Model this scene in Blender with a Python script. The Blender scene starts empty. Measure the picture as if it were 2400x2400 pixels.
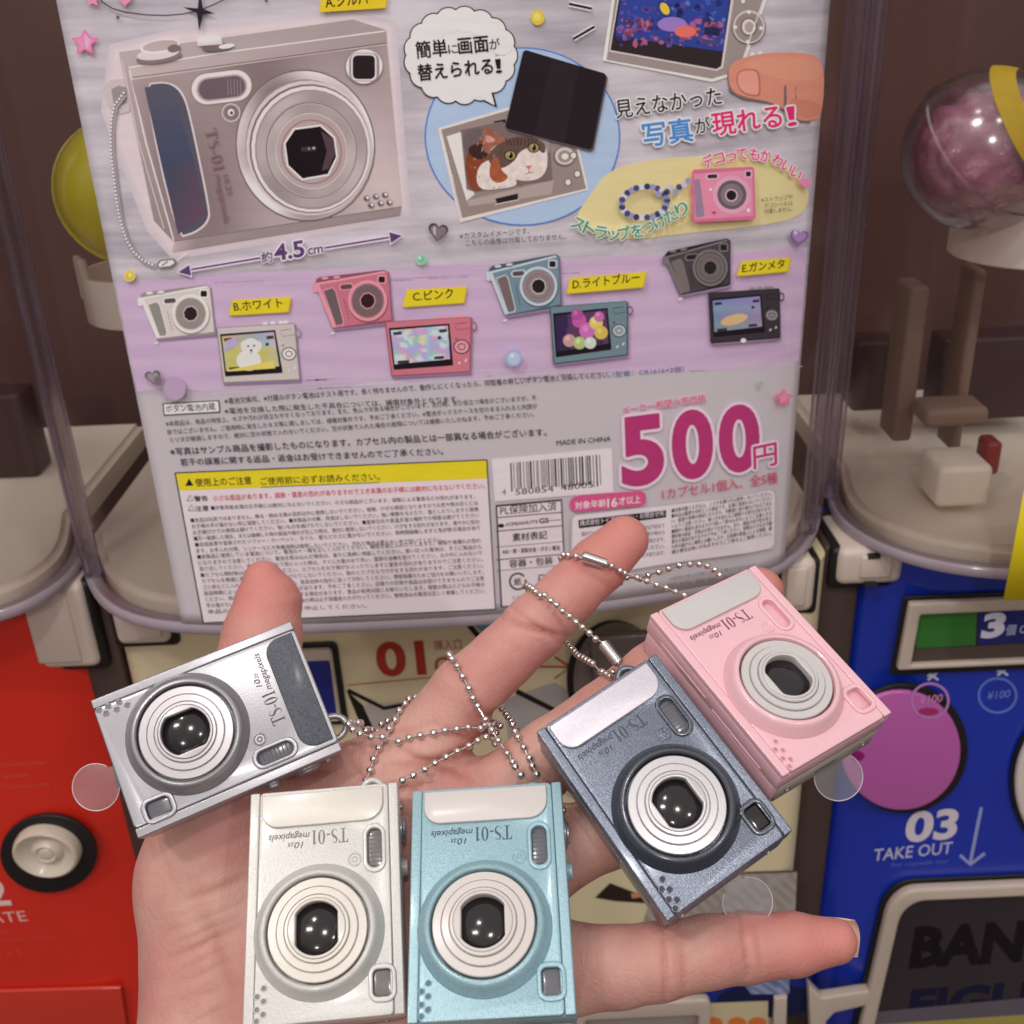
import bpy, bmesh, math, random
import numpy as np
from mathutils import Vector, Matrix
from mathutils.geometry import tessellate_polygon
random.seed(7); rng = np.random.default_rng(7)
S = bpy.context.scene
COL = S.collection

# ---------------------------------------------------------------- camera
FPX = 2500.0                       # focal length in pixels of the 2400 px wide photograph
CAMP = np.array([0.0, 0.0, 1.2])
_k = 1 / math.sqrt(223**2 + 5178**2 + 2500**2)
_fz = -2500 * _k
FW = np.array([0, math.sqrt(1 - _fz * _fz), _fz])
_U0 = np.array([0, -_fz, FW[1]])
_sr = 223 / 5183.0; _cr = math.sqrt(1 - _sr * _sr)
RT = _cr * np.array([1.0, 0, 0]) - _sr * _U0
UP = _sr * np.array([1.0, 0, 0]) + _cr * _U0
CAMROT = np.array([RT, UP, -FW]).T
cam_data = bpy.data.cameras.new('camera'); cam = bpy.data.objects.new('camera', cam_data); COL.objects.link(cam)
M4 = Matrix.Identity(4)
for i in range(3):
    for j in range(3): M4[i][j] = CAMROT[i][j]
    M4[i][3] = CAMP[i]
cam.matrix_world = M4
cam_data.sensor_width = 36; cam_data.lens = 36 * FPX / 2400
cam_data.clip_start = 0.01; cam_data.clip_end = 50
cam_data.dof.use_dof = True; cam_data.dof.focus_distance = 0.232; cam_data.dof.aperture_fstop = 36
S.camera = cam
S.render.resolution_x = S.render.resolution_y = 1024
S.view_settings.view_transform = 'Standard'; S.view_settings.look = 'None'
S.view_settings.exposure = -0.1; S.view_settings.gamma = 1.0

# ---------------------------------------------------------------- world and lamps
W = bpy.data.worlds.new('World'); S.world = W; W.use_nodes = True
_wn = W.node_tree; _bg = _wn.nodes['Background']; _bg.inputs[1].default_value = 1.0
_tc = _wn.nodes.new('ShaderNodeTexCoord'); _sx = _wn.nodes.new('ShaderNodeSeparateXYZ'); _wn.links.new(_tc.outputs['Generated'], _sx.inputs[0])
_wr = _wn.nodes.new('ShaderNodeValToRGB'); _mr = _wn.nodes.new('ShaderNodeMapRange'); _mr.inputs[1].default_value = -1
_wn.links.new(_sx.outputs['Z'], _mr.inputs[0]); _wn.links.new(_mr.outputs[0], _wr.inputs[0]); _wn.links.new(_wr.outputs[0], _bg.inputs[0])
_wr.color_ramp.elements[0].position = 0.25; _wr.color_ramp.elements[0].color = (0.13, 0.095, 0.085, 1)       # dim floor and fittings
_wr.color_ramp.elements[1].position = 0.85; _wr.color_ramp.elements[1].color = (0.86, 0.81, 0.79, 1)        # lit ceiling
_e = _wr.color_ramp.elements.new(0.55); _e.color = (0.27, 0.235, 0.225, 1)

def area(name, loc, target, size, power, col, sy=None):
    l = bpy.data.lights.new(name, 'AREA'); l.energy = power; l.color = col; l.size = size
    if sy: l.shape = 'RECTANGLE'; l.size_y = sy
    o = bpy.data.objects.new(name, l); COL.objects.link(o); o.location = loc
    d = Vector(target) - Vector(loc); o.rotation_euler = d.to_track_quat('-Z', 'Y').to_euler()
    return o
def bulb(name, loc, power, r, col):
    l = bpy.data.lights.new(name, 'POINT'); l.energy = power; l.color = col; l.shadow_soft_size = r
    o = bpy.data.objects.new(name, l); COL.objects.link(o); o.location = loc
# rows of shop ceiling downlights
for x, y, z, p in [(-0.62, -0.42, 2.25, 8.5), (-0.50, -0.42, 2.25, 8.5), (0.14, -0.62, 2.25, 13.0), (-0.35, -0.05, 2.35, 8.0), (0.8, -0.9, 2.1, 9.0), (-0.25, -1.5, 1.9, 14.0)]:
    bulb('ceiling_downlight', (x, y, z), p, 0.035, (1.0, 0.955, 0.925))

# ---------------------------------------------------------------- helpers
def lin(c):
    return tuple((x / 255 / 12.92) if x <= 10.3 else ((x / 255 + 0.055) / 1.055) ** 2.4 for x in c)
def ray(px, py):
    px = np.asarray(px, float); py = np.asarray(py, float)
    return RT * ((px - 1200) / FPX)[..., None] + UP * ((1200 - py) / FPX)[..., None] + FW
def at_depth(px, py, d):            # d in mm along the view axis
    return CAMP + ray(px, py) * (np.asarray(d, float)[..., None] / 1000.0)
def on_y(px, py, y):
    r = ray(px, py); return CAMP + r * ((y - CAMP[1]) / r[..., 1])[..., None]
def on_z(px, py, z):
    r = ray(px, py); return CAMP + r * ((z - CAMP[2]) / r[..., 2])[..., None]
def to_px(P):
    q = (np.asarray(P) - CAMP); d = q @ FW
    return np.stack([1200 + FPX * (q @ RT) / d, 1200 - FPX * (q @ UP) / d, d * 1000], -1)

def tag(o, label=None, cat=None, group=None, kind=None):
    if label: o['label'] = label
    if cat: o['category'] = cat
    if group: o['group'] = group
    if kind: o['kind'] = kind
    return o
def empty(name, loc=(0, 0, 0), mat=None):
    o = bpy.data.objects.new(name, None); COL.objects.link(o); o.empty_display_size = 0.01
    if mat is not None: o.matrix_world = mat
    else: o.location = loc
    return o
def link(name, me, mat, parent=None, smooth=False, matrix=None):
    o = bpy.data.objects.new(name, me); COL.objects.link(o)
    if mat is not None:
        me.materials.clear(); me.materials.append(mat)
    if smooth:
        me.polygons.foreach_set('use_smooth', [True] * len(me.polygons))
    if parent is not None:
        o.parent = parent                       # local coordinates of the parent
    if matrix is not None: o.matrix_local = matrix
    return o
def sharp(me, ang=35):
    me.polygons.foreach_set('use_smooth', [True] * len(me.polygons))
    me.set_sharp_from_angle(angle=math.radians(ang))
    return me
def mesh(name, v, f):
    me = bpy.data.meshes.new(name); me.from_pydata([tuple(p) for p in v], [], [tuple(a) for a in f]); me.update(); return me
def bm_mesh(name, bm):
    me = bpy.data.meshes.new(name); bm.normal_update(); bm.to_mesh(me); bm.free(); return me
def box_mesh(name, lo, hi, bev=0.0, seg=2):
    bm = bmesh.new(); bmesh.ops.create_cube(bm, size=1)
    for v in bm.verts:
        v.co = Vector([lo[i] if v.co[i] < 0 else hi[i] for i in range(3)])
    if bev: bmesh.ops.bevel(bm, geom=bm.edges[:], offset=bev, segments=seg, affect='EDGES', profile=0.5, clamp_overlap=True)
    return sharp(bm_mesh(name, bm), 50)
def lathe_mesh(name, prof, cx=0, cy=0, n=96):
    v = []; f = []; m = len(prof)
    for i in range(n):
        a = 2 * math.pi * i / n
        for r, z in prof: v.append((cx + r * math.cos(a), cy + r * math.sin(a), z))
    for i in range(n):
        j = (i + 1) % n
        for k in range(m - 1): f.append((i * m + k, j * m + k, j * m + k + 1, i * m + k + 1))
    me = mesh(name, v, f)
    bm = bmesh.new(); bm.from_mesh(me); bmesh.ops.remove_doubles(bm, verts=bm.verts, dist=1e-7)
    bmesh.ops.recalc_face_normals(bm, faces=bm.faces); bm.to_mesh(me); bm.free()
    return sharp(me, 30)
def plate_mesh(name, loops, z0, z1, bev=0.0, res=2):
    """flat plate with rounded edges from closed 2D loops (first the outline, then holes)"""
    cu = bpy.data.curves.new(name, 'CURVE'); cu.dimensions = '2D'; cu.fill_mode = 'BOTH'
    for lp in loops:
        sp = cu.splines.new('POLY'); sp.points.add(len(lp) - 1)
        for p, q in zip(sp.points, lp): p.co = (q[0], q[1], 0, 1)
        sp.use_cyclic_u = True
    cu.extrude = max((z1 - z0) / 2 - bev, 1e-6); cu.bevel_depth = bev; cu.bevel_resolution = res; cu.offset = -bev
    o = bpy.data.objects.new('tmp', cu); COL.objects.link(o)
    me = bpy.data.meshes.new_from_object(o.evaluated_get(bpy.context.evaluated_depsgraph_get()))
    bpy.data.objects.remove(o); me.name = name
    me.transform(Matrix.Translation((0, 0, (z0 + z1) / 2)))
    bm = bmesh.new(); bm.from_mesh(me); bmesh.ops.remove_doubles(bm, verts=bm.verts, dist=1e-7); bm.to_mesh(me); bm.free()
    return sharp(me, 40)
def rrect(cx, cy, hx, hy, r, n=6):
    out = []
    for sx, sy, a0 in ((1, 1, 0), (-1, 1, 90), (-1, -1, 180), (1, -1, 270)):
        for i in range(n + 1):
            a = math.radians(a0 + 90 * i / n)
            out.append((cx + sx * (hx - r) + r * math.cos(a), cy + sy * (hy - r) + r * math.sin(a)))
    return out
def circ(cx, cy, r, n=48):
    return [(cx + r * math.cos(2 * math.pi * i / n), cy + r * math.sin(2 * math.pi * i / n)) for i in range(n)]
def tube_mesh(name, pts, r, n=8, closed=False, caps=True):
    pts = [Vector(p) for p in pts]; m = len(pts); v = []; f = []
    up = Vector((0.123, 0.31, 0.94)).normalized()
    for i, p in enumerate(pts):
        a = pts[(i - 1) % m] if closed or i > 0 else p; b = pts[(i + 1) % m] if closed or i < m - 1 else p
        t = (b - a).normalized(); x = t.cross(up).normalized(); y = t.cross(x)
        rr = r[i] if hasattr(r, '__len__') else r
        for k in range(n):
            c = 2 * math.pi * k / n; v.append(p + x * (rr * math.cos(c)) + y * (rr * math.sin(c)))
    for i in range(m if closed else m - 1):
        j = (i + 1) % m
        for k in range(n):
            f.append((i * n + k, i * n + (k + 1) % n, j * n + (k + 1) % n, j * n + k))
    if caps and not closed:
        f.append(tuple(range(n - 1, -1, -1))); f.append(tuple((m - 1) * n + k for k in range(n)))
    return sharp(mesh(name, v, f), 50)

# ---------------------------------------------------------------- materials
def newmat(name):
    m = bpy.data.materials.new(name); m.use_nodes = True
    nt = m.node_tree; b = nt.nodes['Principled BSDF']; return m, nt, b
def setp(b, **k):
    for a, v in k.items():
        key = a.replace('_', ' ')
        if key in b.inputs: b.inputs[key].default_value = v
def mat(name, col, rough=0.5, metal=0.0, coat=0.0, bump=None, spec=0.5, var=0.0, vscale=40, **k):
    m, nt, b = newmat(name)
    c = lin(col); b.inputs['Base Color'].default_value = (*c, 1)
    b.inputs['Roughness'].default_value = rough; b.inputs['Metallic'].default_value = metal
    b.inputs['Coat Weight'].default_value = coat; b.inputs['Coat Roughness'].default_value = 0.12
    b.inputs['Specular IOR Level'].default_value = spec
    setp(b, **k)
    tc = nt.nodes.new('ShaderNodeTexCoord')
    if bump:
        n = nt.nodes.new('ShaderNodeTexNoise'); n.inputs['Scale'].default_value = bump[0]; n.inputs['Detail'].default_value = 3
        nt.links.new(tc.outputs['Object'], n.inputs['Vector'])
        bp = nt.nodes.new('ShaderNodeBump'); bp.inputs['Strength'].default_value = bump[1]; bp.inputs['Distance'].default_value = bump[2]
        nt.links.new(n.outputs['Fac'], bp.inputs['Height']); nt.links.new(bp.outputs['Normal'], b.inputs['Normal'])
    if var:
        n2 = nt.nodes.new('ShaderNodeTexNoise'); n2.inputs['Scale'].default_value = vscale; n2.inputs['Detail'].default_value = 4
        nt.links.new(tc.outputs['Object'], n2.inputs['Vector'])
        mx = nt.nodes.new('ShaderNodeMix'); mx.data_type = 'RGBA'
        mx.inputs[6].default_value = (*[x * (1 - var) for x in c], 1); mx.inputs[7].default_value = (*[min(1, x * (1 + var)) for x in c], 1)
        nt.links.new(n2.outputs['Fac'], mx.inputs[0]); nt.links.new(mx.outputs[2], b.inputs['Base Color'])
    return m
def flake(name, col, rough=0.38, metal=0.5, amt=0.35, scale=2600, spread=0.22, coat=0.25):
    """pearl or metallic paint: tiny flakes tilt the normal and shift the brightness"""
    m, nt, b = newmat(name); c = lin(col)
    setp(b, Roughness=rough, Metallic=metal, Coat_Weight=coat, Coat_Roughness=0.15)
    tc = nt.nodes.new('ShaderNodeTexCoord'); vo = nt.nodes.new('ShaderNodeTexVoronoi'); vo.inputs['Scale'].default_value = scale
    nt.links.new(tc.outputs['Object'], vo.inputs['Vector'])
    bw = nt.nodes.new('ShaderNodeRGBToBW'); nt.links.new(vo.outputs['Color'], bw.inputs[0])
    mx = nt.nodes.new('ShaderNodeMix'); mx.data_type = 'RGBA'
    mx.inputs[6].default_value = (*[x * (1 - spread) for x in c], 1); mx.inputs[7].default_value = (*[min(1, x * (1 + spread)) for x in c], 1)
    nt.links.new(bw.outputs[0], mx.inputs[0]); nt.links.new(mx.outputs[2], b.inputs['Base Color'])
    no = nt.nodes.new('ShaderNodeTexNoise'); no.inputs['Scale'].default_value = scale * 0.6; no.inputs['Detail'].default_value = 2
    nt.links.new(tc.outputs['Object'], no.inputs['Vector'])
    bp = nt.nodes.new('ShaderNodeBump'); bp.inputs['Strength'].default_value = amt; bp.inputs['Distance'].default_value = 0.00012
    nt.links.new(no.outputs['Fac'], bp.inputs['Height']); nt.links.new(bp.outputs['Normal'], b.inputs['Normal'])
    return m
def clear(name, tint=(1, 1, 1), gloss=0.12, rough=0.03, spec=(1, 1, 1)):
    """thin clear plastic: mostly see-through with a fresnel sheen"""
    m = bpy.data.materials.new(name); m.use_nodes = True; nt = m.node_tree
    for n in list(nt.nodes): nt.nodes.remove(n)
    out = nt.nodes.new('ShaderNodeOutputMaterial'); t = nt.nodes.new('ShaderNodeBsdfTransparent'); g = nt.nodes.new('ShaderNodeBsdfGlossy')
    t.inputs[0].default_value = (*tint, 1); g.inputs[0].default_value = (*spec, 1); g.inputs['Roughness'].default_value = rough
    lw = nt.nodes.new('ShaderNodeLayerWeight'); lw.inputs[0].default_value = 0.25
    mul = nt.nodes.new('ShaderNodeMath'); mul.operation = 'MULTIPLY_ADD'; mul.inputs[1].default_value = 0.8; mul.inputs[2].default_value = gloss
    nt.links.new(lw.outputs['Fresnel'], mul.inputs[0]); mul.use_clamp = True
    mx = nt.nodes.new('ShaderNodeMixShader'); nt.links.new(mul.outputs[0], mx.inputs[0])
    nt.links.new(t.outputs[0], mx.inputs[1]); nt.links.new(g.outputs[0], mx.inputs[2]); nt.links.new(mx.outputs[0], out.inputs[0])
    return m
def ink_mat(name, rough=0.35, spec=0.2, noise=0.05, scale=300, stretch=(1, 1, 1)):
    """printed ink: colour read from the colour attribute of the print"""
    m, nt, b = newmat(name); setp(b, Roughness=rough, Specular_IOR_Level=spec)
    at = nt.nodes.new('ShaderNodeAttribute'); at.attribute_name = 'ink'
    tc = nt.nodes.new('ShaderNodeTexCoord'); mp = nt.nodes.new('ShaderNodeMapping'); mp.inputs['Scale'].default_value = stretch
    n = nt.nodes.new('ShaderNodeTexNoise'); n.inputs['Scale'].default_value = scale; n.inputs['Detail'].default_value = 5
    nt.links.new(tc.outputs['Object'], mp.inputs[0]); nt.links.new(mp.outputs[0], n.inputs['Vector'])
    mr = nt.nodes.new('ShaderNodeMapRange'); mr.inputs[3].default_value = 1 - noise; mr.inputs[4].default_value = 1 + noise
    mr.inputs[1].default_value = 0.25; mr.inputs[2].default_value = 0.75
    nt.links.new(n.outputs['Fac'], mr.inputs[0])
    vm = nt.nodes.new('ShaderNodeVectorMath'); vm.operation = 'SCALE'
    nt.links.new(at.outputs['Color'], vm.inputs[0]); nt.links.new(mr.outputs[0], vm.inputs['Scale']); nt.links.new(vm.outputs[0], b.inputs['Base Color'])
    return m

# ---------------------------------------------------------------- flat print on a surface
_TXT = {}
def glyphs(s, bold=0.0):
    key = (s, round(bold, 3))
    if key not in _TXT:
        cu = bpy.data.curves.new('t', 'FONT'); cu.body = s; cu.resolution_u = 6 if len(s) <= 4 else 2; cu.offset = bold
        o = bpy.data.objects.new('t', cu); COL.objects.link(o)
        me = bpy.data.meshes.new_from_object(o.evaluated_get(bpy.context.evaluated_depsgraph_get()))
        v = np.array([p.co[:2] for p in me.vertices]) if len(me.vertices) else np.zeros((0, 2)); f = [tuple(p.vertices) for p in me.polygons]
        bpy.data.objects.remove(o); bpy.data.meshes.remove(me)
        _TXT[key] = (v, f)
    return _TXT[key]
VP = np.array([1423.0, 6378.0])
def upv(p):
    d = np.array(p, float) - VP; return d / np.linalg.norm(d)
class Print:
    """flat ink shapes drawn in photograph pixels and laid on a real surface by `mapper(px,py,lift)`"""
    STEP = 0.4e-5
    def __init__(s, mapper, base=1e-4, fr=(0, 0, 1), gain=1.0):
        s.m = mapper; s.base = base * (0.45 if mapper is globals().get('on_poster') else 1); s.fr = fr; s.V = []; s.Fa = []; s.C = []; s.layer = 0; s.gain = gain
    def P(s, pts):
        a = np.array(pts, float).reshape(-1, 2) / s.fr[2]; a[:, 0] += s.fr[0]; a[:, 1] += s.fr[1]; return a
    def col(s, c): return tuple(min(1.0, x * s.gain) for x in lin(c))
    def _add(s, a, faces, col, lay=None):
        n = len(s.V); lift = s.base + s.STEP * (s.layer if lay is None else lay)
        s.V += [(x, y, lift) for x, y in a]; s.Fa += [tuple(i + n for i in f) for f in faces]
        if callable(col): s.C += [[s.col(col(*a[i])) for i in f] for f in faces]
        else:
            c = s.col(col); s.C += [[c] * len(f) for f in faces]
    def up(s): s.layer += 1
    def poly(s, pts, col, holes=None, raw=False):
        a = np.array(pts, float) if raw else s.P(pts)
        loops = [[Vector((x, y, 0)) for x, y in a]]; allp = [a]
        for h in (holes or []):
            b = np.array(h, float) if raw else s.P(h); loops.append([Vector((x, y, 0)) for x, y in b]); allp.append(b)
        f = tessellate_polygon(loops); s._add(np.vstack(allp), f, col); s.layer += 6 if np.ptp(a[:, 0]) > 240 else 1
    def grid(s, quad, col, nx=8, ny=8, raw=False):
        q = np.array(quad, float) if raw else s.P(quad)
        vs = []; fs = []
        for j in range(ny + 1):
            for i in range(nx + 1):
                u = i / nx; v = j / ny
                vs.append((1 - v) * ((1 - u) * q[0] + u * q[1]) + v * ((1 - u) * q[3] + u * q[2]))
        for j in range(ny):
            for i in range(nx):
                k = j * (nx + 1) + i; fs.append((k, k + 1, k + nx + 2, k + nx + 1))
        s._add(np.array(vs), fs, col); s.up()
    def ell(s, c, rx, ry, col, rot=0, a0=0, a1=360, n=32):
        r = math.radians(rot); t = np.radians(np.linspace(a0, a1, n + (a1 - a0 < 360))[: n + 1 if a1 - a0 < 360 else n] if a1 - a0 < 360 else np.linspace(0, 360, n, endpoint=False))
        x = rx * np.cos(t); y = ry * np.sin(t)
        s.poly(np.stack([c[0] + x * math.cos(r) - y * math.sin(r), c[1] + x * math.sin(r) + y * math.cos(r)], 1), col)
    def ring(s, c, rx, ry, w, col, rot=0, n=32):
        r = math.radians(rot); t = np.linspace(0, 2 * math.pi, n, endpoint=False)
        def lp(k):
            x = (rx + k) * np.cos(t); y = (ry + k) * np.sin(t)
            return np.stack([c[0] + x * math.cos(r) - y * math.sin(r), c[1] + x * math.sin(r) + y * math.cos(r)], 1)
        a = s.P(lp(w / 2)); b = s.P(lp(-w / 2)); f = [(i, (i + 1) % n, n + (i + 1) % n, n + i) for i in range(n)]
        s._add(np.vstack([a, b]), f, col); s.up()
    def cone(s, c, rx, ry, w, colf, rot=0, n=72):
        r = math.radians(rot); t = np.linspace(0, 2 * math.pi, n, endpoint=False)
        def lp(k):
            x = (rx + k) * np.cos(t); y = (ry + k) * np.sin(t)
            return np.stack([c[0] + x * math.cos(r) - y * math.sin(r), c[1] + x * math.sin(r) + y * math.cos(r)], 1)
        a = s.P(lp(w / 2)); b = s.P(lp(-w / 2)); k = len(s.V)
        s._add(np.vstack([a, b]), [(i, (i + 1) % n, n + (i + 1) % n, n + i) for i in range(n)], (0, 0, 0))
        for i in range(n): s.C[-n + i] = [s.col(colf(t[i])), s.col(colf(t[(i + 1) % n])), s.col(colf(t[(i + 1) % n])), s.col(colf(t[i]))]
        s.up()
    def line(s, pts, w, col, closed=False):
        a = s.P(pts); w = w / s.fr[2]; n = len(a); L = []; R = []
        for i in range(n):
            p = a[(i - 1) % n] if closed or i else a[i]; q = a[(i + 1) % n] if closed or i < n - 1 else a[i]
            d = (q - p); d /= (np.linalg.norm(d) + 1e-9); nn = np.array([-d[1], d[0]])
            L.append(a[i] + nn * w / 2); R.append(a[i] - nn * w / 2)
        m = n if closed else n - 1
        s._add(np.vstack([L, R]), [(i, (i + 1) % n, n + (i + 1) % n, n + i) for i in range(m)], col); s.up()
    def serif(s, st, p0, p1, h, col):
        q = s.P([p0, p1]); h = h / s.fr[2]; ws = [_serif(c)[0] + 0.07 for c in st]; ex = (q[1] - q[0]) / sum(ws); n = np.linalg.norm(q[1] - q[0]); ey = np.array([ex[1], -ex[0]]) * sum(ws) / n * h; x = 0
        for c, w in zip(st, ws):
            s.poly([q[0] + (x + a) * ex + b * ey for a, b in _serif(c)[1][0]], col, [[q[0] + (x + a) * ex + b * ey for a, b in l] for l in _serif(c)[1][1:]], raw=True); s.layer -= 1; x += w
        s.up()
    def soft(s, pts, col, n=2):
        a = [tuple(q) for q in pts]
        for _ in range(n):
            b = []
            for q, r in zip(a, a[1:] + a[:1]): b += [(q[0] * .75 + r[0] * .25, q[1] * .75 + r[1] * .25), (q[0] * .25 + r[0] * .75, q[1] * .25 + r[1] * .75)]
            a = b
        s.poly(a, col)
    def star(s, c, r, col, n=5, inner=0.5, rot=-90, sx=1):
        pts = []
        for i in range(2 * n):
            rr = r if i % 2 == 0 else r * inner; a = math.radians(rot + 180 * i / n)
            pts.append((c[0] + rr * math.cos(a) * sx, c[1] + rr * math.sin(a)))
        s.poly(pts, col)
    def heart(s, c, r, col, rot=0):
        pts = []
        for i in range(28):
            t = 2 * math.pi * i / 28; x = 16 * math.sin(t)**3 / 17; y = -(13 * math.cos(t) - 5 * math.cos(2 * t) - 2 * math.cos(3 * t) - math.cos(4 * t)) / 17
            a = math.radians(rot); pts.append((c[0] + r * (x * math.cos(a) - y * math.sin(a)), c[1] + r * (x * math.sin(a) + y * math.cos(a))))
        s.poly(pts, col)
    def blob(s, c, r, col, k=9, jit=0.35):
        s.poly([(c[0] + r * (1 + random.uniform(-jit, jit)) * math.cos(2 * math.pi * i / k), c[1] + r * (1 + random.uniform(-jit, jit)) * math.sin(2 * math.pi * i / k)) for i in range(k)], col)
    def text(s, st, p0, p1, h, col, bold=0.0, halo=None, hcol=(245, 240, 242), up=None, fit=True, sp=1.0, extra=0.0):
        br = bold; cjk = any(ord(c) > 0x2E80 for c in st)
        if cjk: bold = 0.0
        s._text(st, p0, p1, h, col, bold, halo, hcol, up, fit, br, cjk, extra)
    def _text(s, st, p0, p1, h, col, bold, halo, hcol, up, fit, br, cjk, extra):
        """baseline from p0 to p1, h = em height; all in the current frame"""
        q = s.P([p0, p1]); h = h / s.fr[2]
        v, f = glyphs(st, bold)
        if not len(v): return
        x0 = v[:, 0].min(); w = v[:, 0].max() - x0
        ex = (q[1] - q[0]) / w; ey = (np.array(up, float) / np.linalg.norm(up) if up is not None else upv(q[0])) * h
        if not fit: ex = (q[1] - q[0]) / np.linalg.norm(q[1] - q[0]) * h
        ux = ex / np.linalg.norm(ex); uy = ey / np.linalg.norm(ey); o = q[0] + (v[:, :1] - x0) * ex + v[:, 1:] * ey
        def stamp(r, c, k):
            for t in range(k):
                a = 2 * math.pi * t / k + 0.4; s._add(o + (ux * math.cos(a) + uy * math.sin(a)) * r * h, f, c); s.up()
        if halo: stamp(halo + extra, hcol, 10)
        if cjk and br > 0.008 or extra: stamp((br * 0.6 if cjk else 0) + extra, col, 6 if h > 20 else 3)
        s._add(o, f, col); s.up()
    def along(s, st, pts, h, col, bold=0.03, halo=None, hcol=(245, 240, 242)):
        a = np.array(pts, float); d = np.r_[0, np.cumsum(np.linalg.norm(np.diff(a, axis=0), axis=1))]
        n = len(st); step = d[-1] / n
        for i, ch in enumerate(st):
            c0 = [np.interp(i * step, d, a[:, k]) for k in (0, 1)]; c1 = [np.interp((i + 0.92) * step, d, a[:, k]) for k in (0, 1)]
            t = np.array(c1) - np.array(c0); s.text(ch, c0, c1, h, col, bold, halo, hcol, up=(t[1], -t[0]))
            s.layer -= (2 if halo else 1)
        s.up(); s.up()
    def split(s, step=9.0):
        """cut wide faces into narrow strips so that they follow the curved surface"""
        V, F, C = s.V, [], []
        for f, c in zip(s.Fa, s.C):
            xs = [V[i][0] for i in f]; a, b = min(xs), max(xs)
            if b - a <= step * 1.1: F.append(f); C.append(c); continue
            pol = [(V[i][0], V[i][1], V[i][2], *cc) for i, cc in zip(f, c)]
            k = math.floor(a / step) + 1
            while pol:
                x = k * step; lo = []; hi = []
                for q, r in zip(pol, pol[1:] + pol[:1]):
                    if q[0] <= x: lo.append(q)
                    if q[0] >= x: hi.append(q)
                    if (q[0] - x) * (r[0] - x) < 0:
                        t = (x - q[0]) / (r[0] - q[0]); m = tuple(u + (w - u) * t for u, w in zip(q, r)); lo.append(m); hi.append(m)
                if len(lo) > 2:
                    n = len(V); V += [q[:3] for q in lo]; F.append(tuple(range(n, n + len(lo)))); C.append([q[3:] for q in lo])
                if x >= b or len(hi) < 3: break
                pol = hi; k += 1
        s.Fa, s.C = F, C
    def build(s, name, material, parent, cuts=None):
        if s.m is on_poster: s.split()
        me = bpy.data.meshes.new(name); V = np.array(s.V)
        me.from_pydata(V.tolist(), [], s.Fa)
        at = me.color_attributes.new('ink', 'FLOAT_COLOR', 'CORNER')
        flat = np.ones((len(me.loops), 4), np.float32); flat[:, :3] = np.array([c for f in s.C for c in f], np.float32).reshape(-1, 3)
        at.data.foreach_set('color', flat.ravel())
        co = np.zeros(len(me.vertices) * 3, np.float64); me.vertices.foreach_get('co', co); co = co.reshape(-1, 3)
        W3 = s.m(co[:, 0], co[:, 1], co[:, 2])
        if parent is not None:
            pm = np.array(parent.matrix_world.inverted()); W3 = W3 @ pm[:3, :3].T + pm[:3, 3]
        me.vertices.foreach_set('co', W3.astype(np.float32).ravel()); me.update()
        me.validate()
        return link(name, me, material, parent)
# ================================================================ toy cameras
mm = 0.001
LCX, LCY = 6.1, -0.94
POSE = {
 'silver': ((-63.4, -46.0, -229.5), [[-0.9038, 0.4068, 0.1332], [-0.3545, -0.8857, 0.2997], [0.2399, 0.2237, 0.9447]]),
 'white': ((-37.8, -77.8, -214.7), [[0.0864, 0.9962, 0.0077], [-0.8626, 0.071, 0.501], [0.4985, -0.0499, 0.8654]]),
 'blue': ((-4.5, -74.4, -207.4), [[0.0342, 0.9965, -0.076], [-0.7799, 0.0741, 0.6214], [0.6249, 0.038, 0.7798]]),
 'dark': ((30.3, -54.3, -216.7), [[0.5474, 0.8356, -0.0457], [-0.7216, 0.4989, 0.48], [0.4239, -0.2298, 0.8761]]),
 'pink': ((55.5, -32.5, -231.0), [[0.5221, 0.8479, 0.0928], [-0.6669, 0.338, 0.6641], [0.5317, -0.4086, 0.7419]]),
}
def pose_matrix(k):
    t, R = POSE[k]; t = CAMROT @ (np.array(t) * mm) + CAMP; R = CAMROT @ np.array(R)
    u, _, vt = np.linalg.svd(R); R = u @ vt
    m = Matrix.Identity(4)
    for i in range(3):
        for j in range(3): m[i][j] = R[i][j]
        m[i][3] = t[i]
    return m
POSEM = {k: pose_matrix(k) for k in POSE}
glass_dark = mat('lens_glass', (24, 19, 22), rough=0.13, coat=0.0, spec=0.6)
window_dark = mat('window_plastic', (96, 96, 104), rough=0.22, coat=0.4)
window_grey = mat('window_plastic_pale', (110, 106, 104), rough=0.25, coat=0.4)
chrome = mat('ball_chain_nickel', (226, 222, 218), rough=0.14, metal=1.0)
dark_hole = mat('hole_shadow_plastic', (60, 58, 62), rough=0.6)
tab_clear = clear('tab_film', tint=(0.93, 0.93, 0.95), gloss=0.10, rough=0.12)
_g = [n for n in tab_clear.node_tree.nodes if n.type == 'BSDF_GLOSSY'][0]; _g.inputs['Roughness'].default_value = 0.45
tab_rim = mat('tab_film_edge', (225, 215, 225), rough=0.3, Alpha=0.75)
end_grey = mat('battery_end_plastic', (168, 160, 150), rough=0.4, var=0.08, vscale=300)
end_line = mat('battery_end_slot', (70, 66, 64), rough=0.5)

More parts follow.
